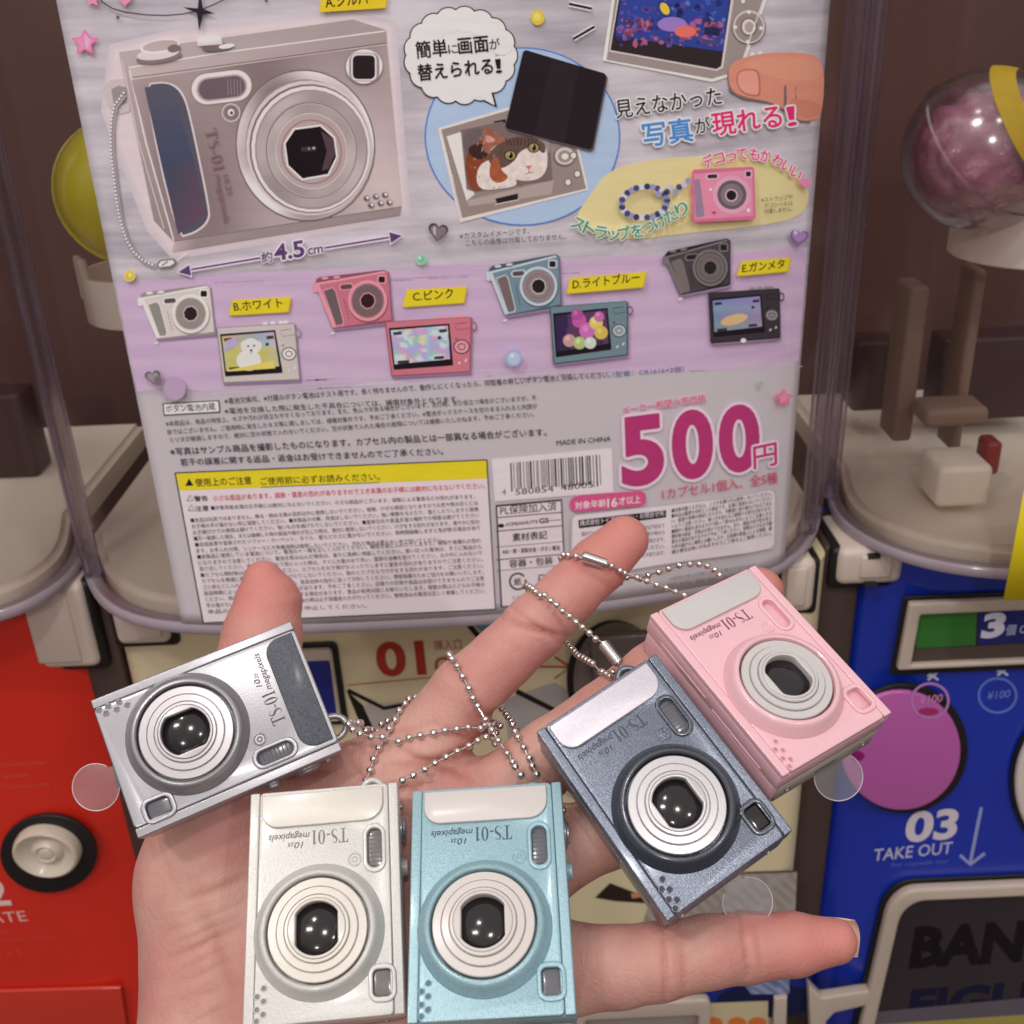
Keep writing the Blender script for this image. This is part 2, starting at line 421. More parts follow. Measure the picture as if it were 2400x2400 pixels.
SCHEME = {
 'silver': dict(body=flake('silver_paint', (168, 166, 170), 0.32, 0.68, 0.15, 4200, 0.05, 0.2), ring=None, grip=flake('dark_grip_plastic', (74, 78, 88), 0.5, 0.1, 1.0, 3600, 0.45, 0.1), plate=flake('silver_ring_paint', (190, 185, 188), 0.34, 0.55, 0.05, 3000, 0.03, 0.2), ink=(70, 68, 76), glass=window_dark),
 'white': dict(body=flake('pearl_white_paint', (205, 203, 198), 0.36, 0.18, 0.6, 3200, 0.05, 0.4), ring=None, grip=flake('pearl_plate_white', (211, 205, 196), 0.38, 0.15, 0.08, 1500, 0.02, 0.3), plate=None, ink=(120, 112, 106), glass=window_grey),
 'blue': dict(body=flake('pearl_blue_paint', (150, 184, 194), 0.34, 0.22, 0.5, 3400, 0.12, 0.4), ring=None, grip=flake('cream_plate_plastic', (206, 199, 195), 0.4, 0.05, 0.05, 1500, 0.015, 0.2), plate=None, ink=(62, 84, 100), glass=window_dark),
 'dark': dict(body=flake('gunmetal_paint', (114, 121, 136), 0.3, 0.6, 0.6, 4200, 0.34, 0.5), ring=flake('gunmetal_ring_paint', (86, 90, 100), 0.26, 0.65, 0.1, 2300, 0.1, 0.5), grip=flake('silver_plate_paint', (208, 203, 211), 0.4, 0.3, 0.30, 3600, 0.08, 0.3), plate=flake('silver_lens_paint', (200, 197, 200), 0.33, 0.35, 0.1, 2300, 0.03, 0.3), ink=(58, 64, 80), glass=glass_dark),
 'pink': dict(body=flake('pink_gloss_plastic', (234, 186, 194), 0.33, 0.02, 0.05, 2000, 0.01, 0.45), ring=None, grip=flake('grey_plate_plastic', (202, 198, 196), 0.4, 0.1, 0.06, 1800, 0.02, 0.2), plate=None, ink=(120, 72, 94), glass=None),
}
# high contrast serif letters drawn as polygons, unit = cap height
def _serif(ch):
    if ch == 'T': return 0.78, [[(0, 1), (.78, 1), (.78, .76), (.74, .76), (.68, .93), (.47, .94), (.47, .05), (.60, .04), (.60, 0), (.18, 0), (.18, .04), (.31, .05), (.31, .94), (.10, .93), (.04, .76), (0, .76)]]
    if ch == '-': return 0.36, [[(.03, .30), (.33, .30), (.33, .40), (.03, .40)]]
    if ch == '1': return 0.46, [[(.08, 0), (.42, 0), (.42, .04), (.33, .06), (.33, 1), (.27, 1), (.06, .90), (.06, .86), (.17, .88), (.17, .06), (.08, .04)]]
    if ch == '0':
        o = [(.31 + .29 * math.cos(t), .5 + .51 * math.sin(t)) for t in np.linspace(0, 2 * math.pi, 28, endpoint=False)]
        i = [(.31 + .13 * math.cos(t), .5 + .465 * math.sin(t)) for t in np.linspace(0, 2 * math.pi, 28, endpoint=False)]
        return 0.62, [o, i]
    if ch == 'S':
        c = [(.50, .78), (.44, .92), (.30, .985), (.15, .92), (.09, .77), (.16, .62), (.32, .52), (.46, .40), (.50, .24), (.42, .08), (.27, .015), (.13, .07), (.06, .24)]
        w = [.02, .03, .04, .08, .13, .16, .17, .16, .13, .09, .04, .03, .02]
        L = []; R = []
        for k in range(len(c)):
            a = np.array(c[max(k - 1, 0)]); b = np.array(c[min(k + 1, len(c) - 1)]); d = (b - a) / np.linalg.norm(b - a); n = np.array([-d[1], d[0]])
            L.append(tuple(np.array(c[k]) + n * w[k] / 2)); R.append(tuple(np.array(c[k]) - n * w[k] / 2))
        return 0.56, [L + R[::-1]]
def lettering_mesh(z):
    """TS-01 10.25 megapixels, reading along -Y with the letter tops toward +X"""
    V = []; F = []
    def put(loops, ox, oy, sc, slant=0):
        ls = [[Vector((x, y, 0)) for x, y in l] for l in loops]; n = len(V)
        for l in loops:
            for x, y in l:
                u = ox + (x + slant * y) * sc[0]; v = oy + y * sc[1]
                V.append((v, -u, z))
        F.extend([tuple(i + n for i in f) for f in tessellate_polygon(ls)])
    x = 0
    base_x, start_y = -13.7, -4.9     # local x of the baseline, minus local y of the first letter
    for ch in 'TS-01':
        w, lp = _serif(ch); put(lp, start_y + x, base_x, (2.45, 2.9)); x += (w + 0.07) * 2.45
    e = start_y + x + 0.2
    for st, oy, sz, wid in (('megapixels', base_x + 0.25, 2.0, 8.4), ('10', base_x + 2.1, 1.75, 1.7), ('.25', base_x + 2.1, 1.1, 1.4)):
        v, f = glyphs(st, 0.012); n = len(V); w = v[:, 0].max() - v[:, 0].min()
        off = e if st == 'megapixels' else (e + 1.3 if st == '10' else e + 3.0)
        for a, b in v:
            u = off + (a - v[:, 0].min() + 0.22 * b) / w * wid; V.append((oy + b * sz, -u, z))
        F.extend([tuple(i + n for i in q) for q in f])
    return mesh('lettering', np.array(V) * mm, F)
stad = lambda cx, cy, hx, hy: rrect(cx, cy, hx, hy, min(hx, hy) * 0.98, 10)
def glass_hole(r=5.0, flat=4.1, n=64):
    return [(LCX + max(-9, min(9, r * math.cos(t))), LCY + max(-flat, min(flat, r * math.sin(t)))) for t in np.linspace(0, 2 * math.pi, n, endpoint=False)]
def scale_loops(ls): return [[(a * mm, b * mm) for a, b in l] for l in ls]
FLX, FLY = -9.2, 10.3      # flash window centre
VFX, VFY = 16.6, 11.3      # viewfinder centre
def P_(name, loops, z0, z1, bev): return plate_mesh(name, scale_loops(loops), z0 * mm, z1 * mm, bev * mm)
def L_(name, prof, cx=0, cy=0, n=96): return lathe_mesh(name, [(r * mm, z * mm) for r, z in prof], cx * mm, cy * mm, n)
MESH = {}
DEP = 13.0
MESH['back_shell'] = box_mesh('back_shell', (-22.3 * mm, -15.3 * mm, -DEP * mm), (22.3 * mm, 15.3 * mm, -6.1 * mm), 1.0 * mm, 3)
MESH['front_shell'] = box_mesh('front_shell', (-22.5 * mm, -15.5 * mm, -5.95 * mm), (22.5 * mm, 15.5 * mm, -1.25 * mm), 0.5 * mm, 2)
MESH['front_panel'] = P_('front_panel', [rrect(0, -0.05, 22.45, 13.4, 0.9, 4), stad(FLX, FLY, 4.0, 1.55), rrect(VFX, VFY, 2.5, 1.9, 1.0)], -1.5, 0.0, 0.3)
MESH['side_rail'] = P_('side_rail', [rrect(0, 0, 22.45, 1.0, 0.3, 3)], -1.5, 0.0, 0.28)
MESH['grip_plate'] = P_('grip_plate', [[(-21.6, 12.3), (-21.6, -12.9)] + [(-18.2 + 3.4 * math.sin(t), -9.5 - 3.4 * math.cos(t)) for t in np.linspace(0, math.pi / 2, 9)] + [(-18.6 + 3.8 * math.cos(t), 8.5 + 3.8 * math.sin(t)) for t in np.linspace(0, math.pi / 2, 9)]], 0.0, 0.75, 0.22)
MESH['flash_frame'] = P_('flash_frame', [stad(FLX, FLY, 5.0, 2.35), stad(FLX, FLY, 3.95, 1.5)], -0.3, 0.45, 0.3)
MESH['viewfinder_frame'] = P_('viewfinder_frame', [rrect(VFX, VFY, 3.55, 2.75, 2.0), rrect(VFX, VFY, 2.45, 1.85, 1.0)], -0.3, 0.45, 0.3)
MESH['flash_glass'] = P_('flash_glass', [stad(FLX, FLY, 4.0, 1.6)], -1.6, -0.75, 0.1)
_fv = []; _ff = []
for i in range(9):                                     # flutes of the flash window
    x = FLX - 3.5 + i * 0.87; n = len(_fv)
    for dx, z in ((-.2, -0.77), (0, -0.68), (.2, -0.77)):
        for y in (-1.3, 1.3): _fv.append(((x + dx) * mm, (FLY + y * math.sqrt(max(0.1, 1 - (abs(x - FLX) / 4.4)**4))) * mm, z * mm))
    _ff += [(n, n + 1, n + 3, n + 2), (n + 2, n + 3, n + 5, n + 4)]
MESH['flash_flute'] = mesh('flash_flute', _fv, _ff)
MESH['viewfinder_glass'] = P_('viewfinder_glass', [rrect(VFX, VFY, 2.5, 1.9, 0.95)], -1.4, -0.5, 0.35)
MESH['lens_ring'] = L_('lens_ring', [(13.0, -0.3), (12.95, 0.1), (12.7, 0.55), (12.2, 1.5), (11.8, 2.2), (11.4, 2.75), (11.0, 3.05), (10.6, 3.1), (10.3, 2.9), (10.15, 2.4), (10.1, 1.2)], LCX, LCY)
MESH['lens_plate'] = L_('lens_plate', [(9.75, 1.0), (9.75, 2.5), (9.6, 2.68), (8.15, 2.75), (8.1, 2.4), (7.98, 2.4), (7.95, 3.05), (7.8, 3.25), (6.55, 3.3), (6.5, 2.9), (6.38, 2.9), (6.35, 3.6), (6.2, 3.82), (5.75, 3.85), (5.6, 3.5)], LCX, LCY)
MESH['lens_rim'] = P_('lens_rim', [circ(LCX, LCY, 5.7, 64), glass_hole()], 1.6, 4.05, 0.3)
MESH['lens_glass'] = L_('lens_glass', [(5.2, 1.3), (5.1, 1.9), (4.4, 2.35), (3.4, 2.75), (2.2, 3.02), (1.0, 3.17), (0.0, 3.2)], LCX, LCY, 64)
MESH['emblem'] = L_('emblem', [(1.45, -0.1), (1.4, 0.22), (1.2, 0.3), (1.0, 0.2), (0.95, 0.06), (0.72, 0.06), (0.66, 0.25), (0.5, 0.32), (0.32, 0.22), (0.26, 0.05), (0, 0.05)], -7.2, 6.2, 32)
HOLES = [(15.7, -11.6), (17.1, -13.0 + .15), (18.0, -11.6), (19.4, -12.85), (20.3, -11.6), (21.4, -12.85)]
MESH['speaker_hole'] = L_('speaker_hole', [(0.70, 0.0), (0.64, 0.12), (0.54, 0.15), (0.47, 0.10), (0.43, 0.01)], 0, 0, 16)
MESH['hole_shade_disc'] = L_('hole_shade_disc', [(0.44, 0.03), (0.3, 0.012), (0.0, 0.010)], 0, 0, 14)
MESH['lettering'] = lettering_mesh(0.05)
MESH['shutter_button'] = L_('shutter_button', [(3.1, 0), (3.1, 0.4), (2.9, 0.6), (2.3, 0.65), (2.2, 1.0), (1.9, 1.15), (0, 1.2)], 0, 0, 32)
MESH['mode_knob'] = L_('mode_knob', [(2.0, 0), (2.0, 0.4), (1.7, 0.5), (1.7, 1.1), (1.5, 1.3), (0, 1.35)], 0, 0, 28)
MESH['power_stud'] = L_('power_stud', [(0.75, 0), (0.75, 0.5), (0.5, 0.75), (0, 0.8)], 0, 0, 16)
MESH['strap_lug'] = tube_mesh('strap_lug', [Vector((-22.2 - 3.4 * math.sin(a), 9.3 - 2.6 * math.cos(a), -8.0)) * mm for a in np.linspace(0, math.pi, 12)], 0.75 * mm, 8)
MESH['end_plate'] = box_mesh('end_plate', (22.2 * mm, -14.3 * mm, -12.2 * mm), (22.55 * mm, 14.3 * mm, -6.4 * mm), 0.15 * mm, 1)
MESH['end_slot'] = box_mesh('end_slot', (22.5 * mm, -3.2 * mm, -0.25 * mm), (22.68 * mm, 3.2 * mm, 0.25 * mm), 0.05 * mm, 1)
MESH['screw'] = L_('screw', [(0.8, 0), (0.8, 0.2), (0.55, 0.28), (0.5, 0.1), (0, 0.1)], 0, 0, 14)
MESH['side_line'] = box_mesh('side_line', (-8 * mm, -15.64 * mm, -4.3 * mm), (8 * mm, -15.45 * mm, -3.95 * mm), 0.05 * mm, 1)
RY90 = Matrix.Rotation(math.radians(90), 4, 'Y'); RXm90 = Matrix.Rotation(math.radians(-90), 4, 'X')

def tab_disc(root, px, py, depth, r, towards):
    """clear pull tab: a flat film disc with a neck that runs back under the body"""
    inv = root.matrix_world.inverted()
    c = inv @ Vector(at_depth(px, py, depth)); n0 = inv @ Vector(at_depth(*towards))
    z = (root.matrix_world.to_3x3().inverted() @ Vector(-FW)).normalized()
    x = (n0 - c); x = (x - z * x.dot(z)).normalized(); y = z.cross(x); d = (n0 - c).length / mm
    lp = [(r * math.cos(t), r * math.sin(t)) for t in np.linspace(0.55, 2 * math.pi - 0.55, 40)] + [(d * 0.6, -r * 0.42), (d, -r * 0.40), (d, r * 0.40), (d * 0.6, r * 0.42)]
    me = P_('pull_tab', [lp], -0.06, 0.06, 0.02)
    m = Matrix((x, y, z)).transposed().to_4x4(); m.translation = c
    o = link('pull_tab', me, tab_clear, root, matrix=m)
    rim = tube_mesh('tab_edge', [Vector((a, b, 0.05)) * mm for a, b in lp[:40]], 0.13 * mm, 6)
    link('tab_edge', rim, tab_rim, o)

LABEL = {
 'silver': 'silver miniature camera with a dark grey textured grip plate, resting over the thumb',
 'white': 'pearl white miniature camera standing on end beside the pale blue one',
 'blue': 'pale blue miniature camera with cream lens rings, standing on end on the palm',
 'dark': 'gunmetal grey miniature camera with a silver plate, tilted across the ring finger',
 'pink': 'glossy pink miniature camera with light grey lens rings, furthest right on the hand'}
ROOT = {}
for key in ('silver', 'white', 'blue', 'dark', 'pink'):
    sc = SCHEME[key]; root = empty('toy_camera', mat=POSEM[key]); ROOT[key] = root
    bpy.context.view_layer.update()
    tag(root, LABEL[key], 'toy camera', 'miniature toy cameras held in the hand')
    body = sc['body']; ringm = sc['ring'] or body; plate = sc['plate'] or sc['grip']
    def part(nm, material, name=None, matrix=None, parent=root):
        me = MESH[nm].copy(); return link(name or nm, me, material, parent, matrix=matrix)
    bs = part('back_shell', body); fs = part('front_shell', body)
    part('front_panel', body)
    for sgn in (1, -1): part('side_rail', body, matrix=Matrix.Translation((0, (14.42 if sgn > 0 else -14.48) * mm, 0)))
    g = part('grip_plate', sc['grip'])
    ff = part('flash_frame', ringm if key == 'dark' else body); vf = part('viewfinder_frame', ringm if key == 'dark' else body)
    if sc['glass']:
        fg = part('flash_glass', window_dark if key != 'white' else window_grey, parent=ff); part('flash_flute', window_dark if key != 'white' else window_grey, parent=ff)
        part('viewfinder_glass', sc['glass'], parent=vf)
    lr = part('lens_ring', ringm); part('lens_plate', plate); part('lens_rim', plate); part('lens_glass', glass_dark)
    part('emblem', body)
    hm = mat('speaker_hole_' + key, tuple(int(c * f) for c, f in zip(dict(silver=(120, 116, 120), white=(128, 122, 116), blue=(84, 112, 124), dark=(44, 46, 54), pink=(196, 128, 140))[key], (1, 1, 1))), 0.5)  # shade inside the uncut holes, painted as darker discs
    for hx, hy in HOLES: part('hole_shade_disc', hm, parent=part('speaker_hole', body, matrix=Matrix.Translation((hx * mm, hy * mm, 0))))
    part('lettering', mat('lettering_ink_' + key, sc['ink'], 0.45))
    silverm = SCHEME['silver']['body']
    part('shutter_button', silverm, matrix=Matrix.Translation((-14.2 * mm, 15.3 * mm, -7.2 * mm)) @ RXm90)
    part('mode_knob', body, matrix=Matrix.Translation((-6.2 * mm, 15.3 * mm, -7.0 * mm)) @ RXm90)
    part('power_stud', silverm, matrix=Matrix.Translation((-18.9 * mm, 15.3 * mm, -6.6 * mm)) @ RXm90)
    part('strap_lug', body)
    ep = part('end_plate', end_grey if key in ('pink', 'white', 'blue') else body)
    part('end_slot', end_line, parent=ep, matrix=Matrix.Translation((0, 0, -9.3 * mm)))
    for sy in (-11, 11): part('screw', silverm, parent=ep, matrix=Matrix.Translation((22.5 * mm, sy * mm, -9.3 * mm)) @ RY90)
    part('side_line', body, matrix=Matrix.Translation((-9 * mm, 0, 0))); part('side_line', body, matrix=Matrix.Translation((9.5 * mm, 0, -1 * mm)))
tab_disc(ROOT['silver'], 225, 1845, 238, 5.25, (300, 1800, 238))
tab_disc(ROOT['pink'], 1965, 1820, 233, 5.3, (1930, 1765, 234))
tab_disc(ROOT['dark'], 1752, 2114, 222, 5.2, (1702, 2050, 222))
# ================================================================ hand
def seg(*pts):
    return [tuple(at_depth(p[0], p[1], p[2])) + (p[3] * mm,) for p in pts]
FING = {
 'thumb': seg((500, 2060, 249, 15), (545, 1900, 251, 13.5), (590, 1650, 257, 11.5), (615, 1490, 262, 9.6), (628, 1412, 264, 8.1), (617, 1360, 264, 4.9)),
 'index': seg((905, 1900, 252, 11.5), (1000, 1752, 250, 9.8), (1092, 1622, 250, 8.3), (1180, 1540, 252, 7.5), (1255, 1468, 255, 7.75), (1335, 1390, 258, 7.0), (1402, 1325, 261, 7.0), (1463, 1266, 263, 6.0)),
 'middle': seg((1130, 1900, 243, 10.5), (1292, 1768, 243.5, 8.2), (1410, 1680, 245, 7.6), (1534, 1585, 250, 7.8), (1700, 1450, 261.5, 7.2), (1778, 1388, 265.5, 6.2)),
 'ring': seg((1180, 2080, 235, 11), (1325, 1985, 234, 8.7), (1420, 1950, 233.5, 7.9), (1560, 1888, 234, 7.9), (1700, 1820, 236, 7.2), (1770, 1790, 237, 6.2)),
 'pinky': seg((1180, 2240, 224, 11), (1330, 2270, 222, 9.2), (1450, 2266, 219.5, 8.0), (1540, 2254, 218.5, 7.6), (1660, 2230, 220, 7.15), (1745, 2220, 223, 7.1), (1860, 2213, 223, 6.35), (1955, 2206, 223, 4.7)),
}
PALM = [seg((905, 1900, 249, 12), (720, 2350, 235, 17), (740, 2700, 231, 20)),
        seg((1080, 1940, 245, 12), (860, 2400, 233, 17)),
        seg((560, 1840, 253, 12), (760, 1862, 252, 10.5), (880, 1822, 250, 9.5), (990, 1795, 248, 9.5)),
        seg((1150, 2080, 238, 12), (980, 2450, 228, 17)),
        seg((1180, 2240, 228, 12.5), (1090, 2430, 222, 15), (1000, 2700, 226, 20)),
        seg((545, 1900, 253, 13), (760, 2000, 256, 12), (900, 1950, 253, 10)),
        seg((500, 2060, 249, 15), (500, 2230, 245, 16), (502, 2420, 240, 16.5), (560, 2750, 240, 20)),
        seg((500, 2060, 251, 14), (800, 2300, 245, 16), (1000, 2250, 239, 14)),
        seg((560, 2750, 244, 20), (780, 2900, 244, 24), (1000, 2700, 240, 20))]
def rc_dist(P, segs):
    best = None
    for (ax, ay, az, ra), (bx, by, bz, rb) in zip(segs[:-1], segs[1:]):
        a = np.array([ax, ay, az]); ab = np.array([bx, by, bz]) - a; t = np.clip(((P - a) @ ab) / (ab @ ab), 0, 1)
        d = np.linalg.norm(P - a - t[:, None] * ab, axis=1) - (ra + (rb - ra) * t)
        best = d if best is None else smin(best, d, 0.0012)
    return best
def smin(a, b, k):
    h = np.clip(0.5 + 0.5 * (b - a) / k, 0, 1); return b * (1 - h) + a * h - k * h * (1 - h)
CREASE = []      # (centre, axis, half length, depth, width)
def crease(a, b, depth, width, z):
    """a groove running between two photograph points at depth z on the skin"""
    CREASE.append((at_depth(a[0], a[1], z), at_depth(b[0], b[1], z), depth * mm, width * mm))
crease((1178, 1455), (1335, 1500), 0.83, 0.75, 245); crease((1200, 1430), (1350, 1535), 0.52, 0.7, 245)
crease((1335, 1310), (1440, 1385), 0.45, 0.7, 252)
crease((1552, 2172), (1548, 2330), 0.85, 0.5, 216); crease((1590, 2180), (1596, 2320), 0.38, 0.6, 216)
crease((1742, 2165), (1752, 2290), 0.85, 0.5, 216); crease((1775, 2165), (1782, 2280), 0.33, 0.6, 216)
for _i in range(9): crease((395 + 7 * _i, 2150 + 28 * _i), (560 + 3 * _i, 2095 + 26 * _i), 0.10 + 0.05 * (_i % 3), 0.45, 232)
crease((640, 1830), (800, 1800), 0.60, 1.2, 242); crease((930, 1760), (1130, 1840), 0.68, 0.9, 238); crease((1020, 1700), (1130, 1750), 0.45, 0.8, 241); crease((820, 1790), (900, 1870), 0.52, 0.9, 240); crease((1560, 2200), (1640, 2190), 0.15, 0.5, 214)
crease((1110, 1680), (1205, 1672), 0.75, 1.2, 245); crease((900, 1720), (1020, 1690), 0.38, 1.0, 245)
crease((900, 1800), (1180, 1760), 1.05, 1.4, 240); crease((880, 1850), (1010, 1830), 0.60, 1.0, 240)
crease((440, 2090), (600, 2040), 0.45, 1.2, 238); crease((400, 2230), (590, 2150), 0.33, 1.0, 235); crease((420, 2330), (590, 2270), 0.30, 1.0, 232)
crease((470, 2080), (580, 2300), 0.45, 2.2, 236)
def hand_sdf(P):
    d = None
    for sg in PALM:
        q = rc_dist(P, sg); d = q if d is None else smin(d, q, 0.010)
    for k, kk in (('thumb', 0.007), ('index', 0.0035), ('middle', 0.0035), ('ring', 0.004), ('pinky', 0.0045)):
        d = smin(d, rc_dist(P, FING[k]), kk)
    for a, b, dep, w in CREASE:
        ab = b - a; t = np.clip(((P - a) @ ab) / (ab @ ab), 0, 1); q = P - a - t[:, None] * ab
        v = (q - np.outer(q @ FW, FW)); r = np.linalg.norm(v, axis=1); near = np.abs(q @ FW) < 0.012
        d = d + dep * np.exp(-(r / w)**2) * near * (0.35 + 0.65 * np.sin(np.pi * np.clip(t, 0.03, 0.97)))
    return d
def build_hand():
    bm = bmesh.new()
    ball = bmesh.new(); bmesh.ops.create_icosphere(ball, subdivisions=2, radius=1); bv = np.array([v.co[:] for v in ball.verts]); bf = [[v.index for v in f.verts] for f in ball.faces]; ball.free()
    V = []; F = []
    for sgs in list(FING.values()) + PALM:
        for A, B in zip(sgs[:-1], sgs[1:]):
            A = np.array(A); B = np.array(B); n = max(2, int(np.linalg.norm(A[:3] - B[:3]) / (0.25 * min(A[3], B[3]))))
            for t in np.linspace(0, 1, n):
                c = A * (1 - t) + B * t; k = len(V); V.extend((bv * c[3] * 1.03 + c[:3]).tolist()); F.extend([[i + k for i in f] for f in bf])
    o = bpy.data.objects.new('tmp', mesh('tmp', V, F)); COL.objects.link(o)
    md = o.modifiers.new('r', 'REMESH'); md.mode = 'VOXEL'; md.voxel_size = 0.00075; md.adaptivity = 0
    me = bpy.data.meshes.new_from_object(o.evaluated_get(bpy.context.evaluated_depsgraph_get())); bpy.data.objects.remove(o)
    n = len(me.vertices); co = np.zeros(n * 3); me.vertices.foreach_get('co', co); co = co.reshape(-1, 3)
    for it in range(7):
        d = hand_sdf(co); e = 2e-4
        g = np.stack([(hand_sdf(co + np.eye(3)[i] * e) - d) / e for i in range(3)], 1)
        gl = np.linalg.norm(g, axis=1, keepdims=True); g = g / np.maximum(gl, 0.3)
        co = co - g * np.clip(d, -0.002, 0.002)[:, None] * 0.9
        if it in (1, 3):      # relax
            ed = np.zeros(len(me.edges) * 2, np.int64); me.edges.foreach_get('vertices', ed); ed = ed.reshape(-1, 2)
            s = np.zeros_like(co); c = np.zeros(n); np.add.at(s, ed[:, 0], co[ed[:, 1]]); np.add.at(s, ed[:, 1], co[ed[:, 0]]); np.add.at(c, ed.ravel(), 1)
            co = 0.4 * co + 0.6 * s / np.maximum(c, 1)[:, None]
    me.vertices.foreach_set('co', co.astype(np.float32).ravel()); me.update()
    # skin pigment: fingertips and the heel are redder, the palm centre paler
    red = np.zeros(n)
    for k in FING:
        tip = np.array(FING[k][-1][:3]); red = np.maximum(red, np.exp(-(np.linalg.norm(co - tip, axis=1) / 0.019)**2))
    at = me.color_attributes.new('pigment_and_shade', 'FLOAT_COLOR', 'POINT'); a = np.ones((n, 4), np.float32); a[:, 0] = red; a[:, 1] = 0; a[:, 2] = 0
    for p0, p1, dep, w in CREASE:  # creases: redder skin, plus groove shade painted into the colour
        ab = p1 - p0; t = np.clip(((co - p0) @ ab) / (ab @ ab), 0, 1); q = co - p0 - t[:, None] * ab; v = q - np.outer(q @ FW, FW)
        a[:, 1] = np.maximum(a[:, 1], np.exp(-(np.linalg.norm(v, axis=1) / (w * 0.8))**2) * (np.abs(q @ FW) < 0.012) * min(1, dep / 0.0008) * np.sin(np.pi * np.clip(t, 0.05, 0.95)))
    at.data.foreach_set('color', a.ravel())
    return me
def skin_material():
    m, nt, b = newmat('skin')
    N = nt.nodes.new; Lk = nt.links.new
    setp(b, Roughness=0.5, Subsurface_Weight=0.25, Subsurface_Scale=0.0035, Specular_IOR_Level=0.35)
    b.inputs['Subsurface Radius'].default_value = (1.0, 0.35, 0.2)
    tc = N('ShaderNodeTexCoord')
    base = N('ShaderNodeTexNoise'); base.inputs['Scale'].default_value = 55; base.inputs['Detail'].default_value = 5; base.inputs['Roughness'].default_value = 0.6
    Lk(tc.outputs['Object'], base.inputs['Vector'])
    mr = N('ShaderNodeMapRange'); mr.inputs[1].default_value = 0.35; mr.inputs[2].default_value = 0.65; Lk(base.outputs['Fac'], mr.inputs[0])
    mx = N('ShaderNodeMix'); mx.data_type = 'RGBA'; mx.inputs[6].default_value = (*lin((206, 160, 147)), 1); mx.inputs[7].default_value = (*lin((196, 135, 127)), 1)
    Lk(mr.outputs[0], mx.inputs[0])
    at = N('ShaderNodeAttribute'); at.attribute_name = 'pigment_and_shade'; sx = N('ShaderNodeSeparateColor'); Lk(at.outputs['Color'], sx.inputs[0])
    mx2 = N('ShaderNodeMix'); mx2.data_type = 'RGBA'; mx2.inputs[7].default_value = (*lin((202, 122, 114)), 1)
    mu = N('ShaderNodeMath'); mu.operation = 'MULTIPLY'; mu.inputs[1].default_value = 0.8; Lk(sx.outputs[0], mu.inputs[0])
    Lk(mu.outputs[0], mx2.inputs[0]); Lk(mx.outputs[2], mx2.inputs[6])
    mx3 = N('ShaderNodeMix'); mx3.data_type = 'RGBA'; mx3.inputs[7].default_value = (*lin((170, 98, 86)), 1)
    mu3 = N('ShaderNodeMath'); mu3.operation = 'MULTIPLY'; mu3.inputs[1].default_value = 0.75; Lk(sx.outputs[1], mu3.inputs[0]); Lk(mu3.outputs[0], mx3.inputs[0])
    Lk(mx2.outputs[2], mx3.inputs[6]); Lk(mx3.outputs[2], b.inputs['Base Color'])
    # fine ridges and pores
    mp = N('ShaderNodeMapping'); mp.inputs['Rotation'].default_value = (0.3, 0.5, 0.6); mp.inputs['Scale'].default_value = (1, 0.35, 1); Lk(tc.outputs['Object'], mp.inputs[0])
    n1 = N('ShaderNodeTexNoise'); n1.inputs['Scale'].default_value = 900; n1.inputs['Detail'].default_value = 3; Lk(mp.outputs[0], n1.inputs['Vector'])
    v1 = N('ShaderNodeTexVoronoi'); v1.feature = 'DISTANCE_TO_EDGE'; v1.inputs['Scale'].default_value = 420; Lk(mp.outputs[0], v1.inputs['Vector'])
    vr = N('ShaderNodeMapRange'); vr.inputs[1].default_value = 0.0; vr.inputs[2].default_value = 0.12; Lk(v1.outputs['Distance'], vr.inputs[0])
    ad = N('ShaderNodeMath'); ad.operation = 'MULTIPLY_ADD'; ad.inputs[1].default_value = 0.5; Lk(vr.outputs[0], ad.inputs[0]); Lk(n1.outputs['Fac'], ad.inputs[2])
    bp = N('ShaderNodeBump'); bp.inputs['Strength'].default_value = 0.5; bp.inputs['Distance'].default_value = 0.00016
    Lk(ad.outputs[0], bp.inputs['Height'])
    n3 = N('ShaderNodeTexNoise'); n3.inputs['Scale'].default_value = 110; n3.inputs['Detail'].default_value = 3; Lk(tc.outputs['Object'], n3.inputs['Vector'])
    bp2 = N('ShaderNodeBump'); bp2.inputs['Strength'].default_value = 0.35; bp2.inputs['Distance'].default_value = 0.0005; Lk(n3.outputs['Fac'], bp2.inputs['Height']); Lk(bp.outputs['Normal'], bp2.inputs['Normal'])
    Lk(bp2.outputs['Normal'], b.inputs['Normal'])
    return m
skin = skin_material()
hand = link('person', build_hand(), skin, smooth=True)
tag(hand, 'open left hand, palm up with spread fingers, holding five miniature cameras', 'person')
